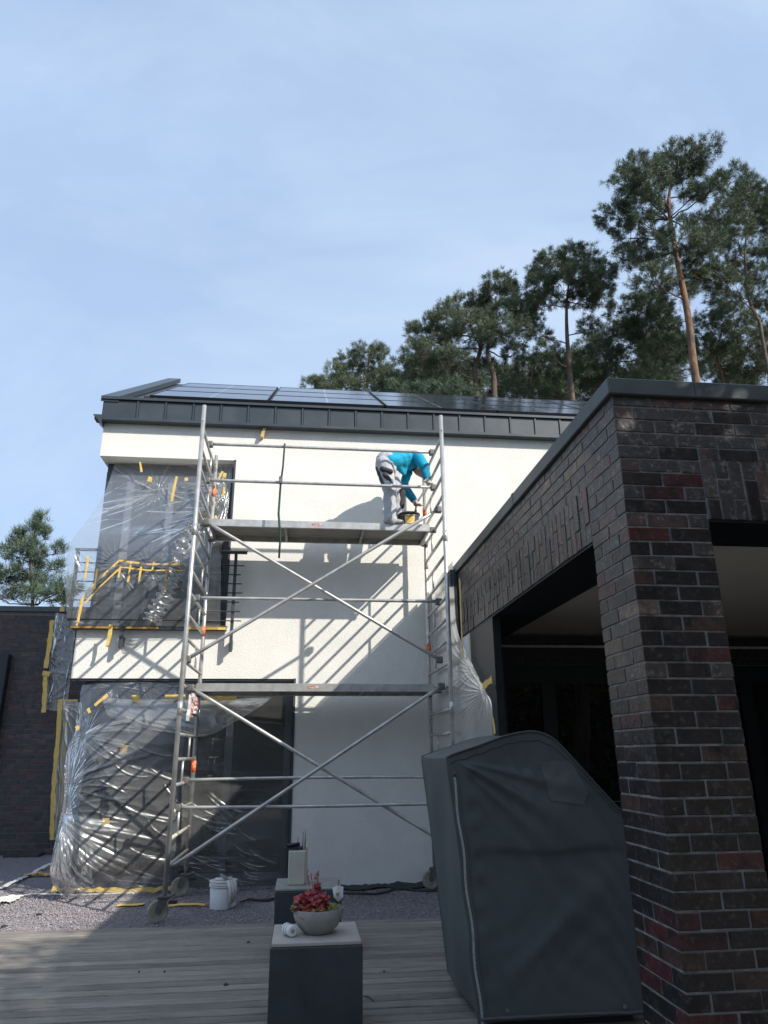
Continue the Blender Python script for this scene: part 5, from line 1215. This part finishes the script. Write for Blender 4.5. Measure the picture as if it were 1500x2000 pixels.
def pine(name, trunk, trad, pads, Y, label, group, seed, needle='needle', ln=0.17, wd=0.0135, dens=1.0, nn=30, up=0.35, orange=True, thick=0.55):
    """trunk: photo points low->high ; pads: (x, y, rx, ry) in photo px; everything built round distance Y with real depth"""
    r = np.random.default_rng(seed); rr = random.Random(seed)
    T = [at(x, y, Y+dy) for x, y, dy in trunk]
    base = Vector((T[0].x, T[0].y, 0.0)) if T[0].z > 0.5 else T[0]
    e = empty(name, tuple(base), label, 'tree', group)
    path = [base+Vector((0, 0, -0.1))]+[base.lerp(T[0], 0.5)]+T
    path = [Vector(p) for p in cr1(np.array([list(p) for p in path]), np.linspace(0, 1, 26))]
    rads = [trad*(1-0.80*(i/25)**1.3) for i in range(26)]
    rads[0] *= 1.25
    rads = [q*0.55 for q in rads]
    tk = tube('trunk', path, rads, M['bark_orange' if orange else 'bark'], e, 12)
    V, Fc = [], []; C_, O_ = [], []
    for (x, y, rx, ry) in pads:
        dep = rr.uniform(-1, 1)
        c0 = at(x, y, Y); ppm = (at(x+1, y, Y)-c0).length
        Rx, Rz = rx*ppm*1.20, ry*ppm*1.10
        spread_y = 1.6*Rx+0.25
        eye = Vector((0, 0, H)); c = eye+(c0-eye)*(1+dep*spread_y*0.8/Y)
        # branch from trunk
        cand = [i for i, p in enumerate(path) if p.z < c.z-0.15*abs((p-c).length)]
        i0 = max(cand) if cand else 3; i0 = min(i0, 24)
        a = path[i0]; b = c-Vector((0, 0, Rz*0.35)); mid = a.lerp(b, 0.55)+Vector((rr.uniform(-.1, .1), rr.uniform(-.1, .1), -0.08*(b-a).length+0.12*rr.random()))
        br_ = max(0.016, min(rads[i0]*0.45, 0.012+0.014*(b-a).length))
        pts = [Vector(p) for p in cr1(np.array([list(a), list(mid), list(b)]), np.linspace(0, 1, 9))]
        pts = [p+Vector((rr.gauss(0, .03), rr.gauss(0, .03), rr.gauss(0, .03))) if 0 < k < 8 else p for k, p in enumerate(pts)]
        tube_geo(pts, [br_*(1-0.6*k/8) for k in range(9)], 6, V, Fc)
        nsub = 13
        subs = []
        for k in range(nsub):
            q = c+Vector((rr.uniform(-1, 1)*Rx*0.9, rr.uniform(-1, 1)*Rx*0.8, rr.uniform(-0.5, 0.9)*Rz))
            s0 = pts[rr.choice((4, 5, 6, 7, 8))]; tube_geo([s0, s0.lerp(q, 0.5)+Vector((0, 0, -0.06)), q], [br_*0.4, br_*0.28, br_*0.12], 4, V, Fc); subs.append(q)
        # tufts gathered in small clumps
        vol = Rx*Rz
        ncl = max(5, int(30*dens*(vol/0.25)**0.8))
        th = r.uniform(0, 2*np.pi, ncl); ph = np.arccos(r.uniform(-0.75, 1, ncl)); rad = r.uniform(0.45, 1.08, ncl)**thick
        u = np.stack([np.sin(ph)*np.cos(th), np.sin(ph)*np.sin(th), np.cos(ph)], 1)
        cl = np.array(list(c))[None]+u*rad[:, None]*np.array([Rx, Rx*0.9, Rz])[None]
        per = 4
        cc = (cl[:, None]+r.normal(0, ln*0.55, (ncl, per, 3))).reshape(-1, 3)
        C_.append(cc); O_.append(np.repeat(u, per, 0))
    tag(link('branches', pym('branches', V, Fc), M['bark'], e, smooth=True), None, None, kind='stuff')
    v, f = tuft_mesh(np.concatenate(C_), np.concatenate(O_), nn, ln, wd, 0.75, up, r)
    cm = tri_mesh('crown', v, f)
    link('crown', cm, M[needle], e)
    return e

def zp6(l): return [(1120+x/3.774, 250+y/3.774, rx/3.774, ry/3.774) for x, y, rx, ry in l]
def zp5(l): return [(580+x/2.419, 480+y/2.419, rx/2.419, ry/2.419) for x, y, rx, ry in l]
def zp4(l): return [(x/4.76, 980+y/4.76, rx/4.76, ry/4.76) for x, y, rx, ry in l]
def t6(l): return [(1120+x/3.774, 250+y/3.774, d) for x, y, d in l]
def t5(l): return [(580+x/2.419, 480+y/2.419, d) for x, y, d in l]
GR = 'pine trees behind the house'
pine('pine_tree', t6([(905, 1880, 0), (850, 1420, 0), (800, 1150, 0), (760, 950, 0), (705, 600, 0), (720, 420, 0), (800, 200, 0)]), 0.30,
     zp6([(800, 230, 150, 90), (950, 170, 100, 55), (470, 280, 80, 60), (380, 400, 100, 70), (560, 370, 120, 80), (700, 300, 100, 80), (1150, 390, 110, 55), (1020, 440, 110, 50), (310, 650, 120, 70), (500, 570, 120, 60), (420, 790, 110, 65),
          (630, 620, 60, 45), (780, 790, 120, 75), (920, 720, 80, 55), (560, 870, 130, 55), (360, 950, 110, 70), (640, 960, 110, 55), (1000, 800, 90, 50), (950, 900, 110, 60), (880, 1040, 90, 60), (600, 1120, 130, 75), (760, 1220, 110, 75), (980, 1120, 110, 65), (850, 340, 90, 60), (880, 480, 70, 45), (480, 470, 90, 50), (500, 690, 80, 45)]),
     22.0, 'tallest pine with orange trunk rising behind the brick wing', GR, 11)
pine('pine_tree', t6([(1420, 1700, 0), (1370, 1430, 0), (1290, 1250, 0), (1265, 900, 0), (1300, 640, 0), (1325, 450, 0)]), 0.17,
     zp6([(1190, 560, 110, 80), (1325, 420, 45, 60), (1320, 600, 130, 80), (1110, 640, 90, 60), (1420, 560, 80, 80), (1080, 780, 100, 70), (1210, 760, 110, 70), (1390, 740, 110, 70), (1110, 940, 100, 70), (1370, 930, 80, 55), (1060, 1080, 95, 55), (1160, 1180, 110, 65), (1470, 700, 90, 80), (1500, 900, 90, 80), (1240, 500, 70, 50), (1430, 1080, 90, 60), (1500, 520, 80, 70), (1240, 1060, 70, 50)]),
     24.0, 'pine with dark leaning trunk at the right picture edge', GR, 12, orange=False)
pine('pine_tree', t6([(1100, 1870, 0), (1060, 1700, 0), (1080, 1550, 0), (1120, 1400, 0)]), 0.2,
     zp6([(1020, 1450, 110, 75), (1180, 1400, 120, 75), (1150, 1560, 130, 85), (1000, 1600, 90, 70), (1330, 1600, 120, 100), (1050, 1750, 120, 75), (1300, 1750, 120, 90), (1400, 1380, 90, 85), (1430, 1750, 100, 90), (1450, 1560, 90, 80), (1200, 1840, 130, 60), (1380, 1240, 80, 60), (1120, 1280, 90, 55)]),
     27.0, 'bushy lower pine right of the orange trunk', GR, 13, dens=0.9)
pine('pine_tree', t6([(560, 1900, 0), (520, 1700, 0), (480, 1500, 0), (470, 1320, 0)]), 0.2,
     zp6([(420, 1350, 130, 80), (560, 1300, 110, 75), (300, 1560, 150, 90), (560, 1470, 140, 85), (180, 1700, 140, 90), (640, 1640, 120, 95), (420, 1720, 150, 80), (740, 1740, 80, 70), (80, 1820, 120, 70), (300, 1850, 150, 70), (560, 1830, 140, 70), (700, 1480, 70, 60), (430, 1500, 110, 70), (780, 1600, 60, 60), (660, 1380, 80, 60)]),
     27.0, 'dense dark pine filling the gap left of the orange trunk', GR, 14, dens=1.1)
pine('pine_tree', t5([(1300, 720, 0), (1285, 560, 0), (1275, 400, 0), (1275, 270, 0), (1290, 130, 0)]), 0.27,
     zp5([(1200, 120, 90, 48), (1190, 62, 40, 28), (1320, 60, 75, 42), (1370, 110, 75, 48), (1150, 180, 55, 38), (1260, 200, 95, 36), (1420, 200, 62, 40), (1160, 270, 55, 30), (1340, 260, 60, 30), (1440, 260, 45, 30), (1180, 500, 55, 26), (1390, 380, 45, 30), (1290, 40, 45, 30), (1130, 140, 40, 34), (1300, 140, 80, 40), (1150, 420, 45, 22), (1440, 140, 50, 40)]),
     25.0, 'pine with a bare upper trunk between the tallest pine and the twin pines', GR, 15, orange=False)
pine('pine_tree', t5([(935, 735, 0), (930, 620, 0), (900, 500, 0), (930, 380, 0), (940, 240, 0)]), 0.28,
     zp5([(955, 180, 62, 36), (925, 235, 60, 42), (965, 300, 50, 34), (1000, 330, 85, 45), (1060, 290, 58, 40), (1115, 265, 38, 26), (980, 400, 95, 36), (1085, 385, 62, 32), (930, 440, 58, 30), (1030, 510, 55, 28), (1100, 345, 48, 32), (1010, 210, 30, 36), (880, 360, 55, 34)]),
     25.5, 'right hand pine of the twin pines behind the roof', GR, 16, orange=False)
pine('pine_tree', t5([(850, 720, 0), (840, 600, 0), (870, 470, 0), (860, 380, 0), (810, 300, 0)]), 0.28,
     zp5([(620, 420, 90, 48), (580, 500, 66, 42), (720, 300, 48, 34), (800, 295, 85, 38), (700, 375, 75, 40), (820, 365, 75, 38), (640, 560, 100, 38), (780, 450, 95, 40), (560, 640, 52, 34), (720, 535, 75, 32), (880, 560, 50, 28), (660, 480, 80, 40), (650, 360, 40, 26), (860, 270, 45, 30), (620, 620, 80, 34)]),
     26.0, 'left hand pine of the twin pines with a broad dark crown', GR, 17, orange=False)
pine('pine_tree', t5([(330, 800, 0), (330, 700, 0), (335, 600, 0), (340, 530, 0)]), 0.22,
     zp5([(335, 515, 62, 34), (250, 560, 62, 40), (380, 520, 36, 34), (180, 620, 58, 40), (80, 660, 50, 28), (300, 630, 95, 48), (400, 620, 58, 50), (440, 605, 32, 26), (220, 670, 80, 36), (130, 670, 50, 34), (360, 680, 90, 36), (440, 670, 40, 34)]),
     29.0, 'low rounded pine standing alone behind the left part of the roof', GR, 18, needle='needle')
pine('pine_tree', t5([(700, 800, 0), (700, 740, 0), (700, 700, 0)]), 0.18,
     zp5([(600, 695, 70, 24), (690, 680, 60, 26), (760, 690, 60, 30), (520, 700, 60, 20), (660, 715, 80, 24), (800, 715, 50, 24), (480, 680, 30, 26)]),
     23.0, 'light green young pine tops just above the solar panels', GR, 19, needle='needle_young')
pine('pine_tree', t5([(1100, 800, 0), (1100, 720, 0), (1110, 620, 0), (1120, 560, 0)]), 0.2,
     zp5([(1120, 575, 90, 48), (1200, 560, 66, 48), (1080, 650, 66, 42), (1180, 660, 100, 50), (1330, 700, 60, 36), (1240, 700, 70, 36), (1020, 690, 70, 36), (1130, 715, 90, 30)]),
     28.0, 'bushy low pine behind the roof right of the twin trunks', GR, 20)
rq = random.Random(77)
pine('pine_tree', t5([(1500, 900, 0), (1500, 800, 0), (1500, 700, 0), (1500, 600, 0)]), 0.25,
     [(rq.uniform(1080, 1500), rq.uniform(670, 765), rq.uniform(26, 40), rq.uniform(14, 22)) for k in range(17)],
     33.0, 'wide dark pine far behind the others, filling the gaps low at right', GR, 23, ln=0.24, wd=0.022, nn=18)
pine('pine_tree', t5([(900, 900, 0), (900, 800, 0), (900, 760, 0), (880, 700, 0)]), 0.25,
     [(rq.uniform(790, 1090), rq.uniform(715, 780), rq.uniform(24, 36), rq.uniform(12, 20)) for k in range(18)],
     33.0, 'far pine showing as a dark band between the twin trunks and the roof', GR, 24, ln=0.24, wd=0.022, nn=18)
# young pine at far left
pine('young_pine', [(62, 1200, 0), (62, 1130, 0), (60, 1080, 0), (72, 1030, 0), (78, 1010, 0)], 0.10,
     zp4([(375, 160, 30, 44), (320, 260, 70, 46), (235, 290, 44, 40), (425, 300, 36, 28), (285, 390, 95, 46), (135, 350, 46, 30), (60, 440, 46, 38), (180, 500, 88, 44), (360, 470, 75, 44), (530, 450, 58, 28), (525, 600, 60, 36), (330, 580, 90, 46), (120, 610, 70, 40), (250, 700, 80, 50), (60, 720, 62, 44), (380, 740, 62, 44), (620, 800, 80, 44), (460, 820, 85, 44), (100, 860, 80, 44), (300, 860, 110, 50), (560, 900, 95, 40), (-60, 700, 80, 60), (-40, 880, 90, 60)]),
     19.0, 'young bluish pine behind the far left brick wall', 'young pine', 21, needle='needle_young', ln=0.15, wd=0.011, dens=1.5, nn=26, up=0.8, orange=False)

# leafy trees added out of view to shade the terrace and darken glass reflections
def leafy(base, hgt, rad, cen, label, seed, n=26000, size=0.10):
    r = np.random.default_rng(seed); rr = random.Random(seed)
    e = empty('added_tree', tuple(base), label, 'tree', 'added trees out of view behind the camera')
    b = Vector(base); c = Vector(cen)
    tube('trunk', [b, b.lerp(c, 0.4)+Vector((0.1, 0, 0)), c], [0.22, 0.16, 0.05], M['bark'], e, 10)
    V, Fc = [], []; cl = []
    for k in range(42):
        u = Vector((rr.gauss(0, 1), rr.gauss(0, 1), rr.gauss(0, 1))).normalized()*(rr.random()**0.45)
        q = c+Vector((u.x*rad[0], u.y*rad[1], u.z*rad[2])); cl.append(q)
        s0 = b.lerp(c, rr.uniform(0.35, 0.95)); tube_geo([s0, s0.lerp(q, 0.5), q], [0.05, 0.03, 0.01], 5, V, Fc)
    link('branches', pym('branches', V, Fc), M['bark'], e)
    cl = np.array([list(q) for q in cl]); k = r.integers(0, len(cl), n); p = cl[k]+r.normal(0, 0.42, (n, 3))
    a = r.normal(0, 1, (n, 3)); a /= np.linalg.norm(a, axis=1, keepdims=True); bb = np.cross(a, r.normal(0, 1, (n, 3))); bb /= np.linalg.norm(bb, axis=1, keepdims=True)
    s = size*r.uniform(0.6, 1.2, (n, 1))
    v = np.stack([p-a*s, p-bb*s*0.5, p+a*s, p+bb*s*0.5], 1).reshape(-1, 3)
    link('crown', tri_mesh('crown', v, np.arange(len(v)).reshape(-1, 4)), M['leaf_tree'], e)
leafy((6.6, -1.6, -0.1), 8.5, (2.6, 1.5, 2.5), (7.3, -1.6, 6.2), 'broad leafy tree added out of view at right to shade the terrace', 41)
leafy((4.2, -2.2, -0.1), 8.0, (1.9, 1.4, 2.0), (4.2, -2.3, 5.2), 'middle leafy tree added out of view to shade the decking', 42, 14000)
leafy((9.6, -1.2, -0.1), 8.5, (2.2, 1.6, 2.4), (9.6, -1.2, 5.8), 'outermost leafy tree added out of view at far right to shade the terrace', 43)
leafy((0.3, -7.0, -0.1), 7.5, (2.4, 1.6, 2.5), (0.3, -7.0, 4.4), 'leafy tree added out of view straight behind the camera for the glass to reflect', 44)
leafy((-4.5, -7.5, -0.1), 7.5, (2.6, 1.6, 2.6), (-4.5, -7.5, 4.2), 'leafy tree added out of view to the left behind the camera for the glass to reflect', 45)

def hedge(x0, x1, y0, y1, h, label, seed, n):  # added leaf screen, never in view, darkens what the glass reflects
    r = np.random.default_rng(seed)
    e = empty('hedge', ((x0+x1)/2, (y0+y1)/2, -0.1), label, 'hedge', 'added hedge out of view behind the camera')
    box('stems', x0+0.3, x1-0.3, y0+0.3, y1-0.3, -0.1, h-0.3, M['bark'], e)
    p = np.stack([r.uniform(x0, x1, n), r.uniform(y0, y1, n), r.uniform(0, h, n)], 1)
    k = r.integers(0, 3, n); p[k == 0, 1] = y1-np.abs(r.normal(0, 0.15, (k == 0).sum())); p[k == 1, 2] = h-np.abs(r.normal(0, 0.15, (k == 1).sum()))
    a = r.normal(0, 1, (n, 3)); a /= np.linalg.norm(a, axis=1, keepdims=True); bb = np.cross(a, r.normal(0, 1, (n, 3))); bb /= np.linalg.norm(bb, axis=1, keepdims=True)
    s = 0.12*r.uniform(0.6, 1.3, (n, 1))
    v = np.stack([p-a*s, p-bb*s*0.5, p+a*s, p+bb*s*0.5], 1).reshape(-1, 3)
    tag(link('foliage', tri_mesh('foliage', v, np.arange(len(v)).reshape(-1, 4)), M['leaf_tree'], e), None, None, kind='stuff')
hedge(-16, 16, -10.5, -9.2, 4.6, 'tall hedge added out of view behind the camera to darken the glass reflections', 51, 26000)
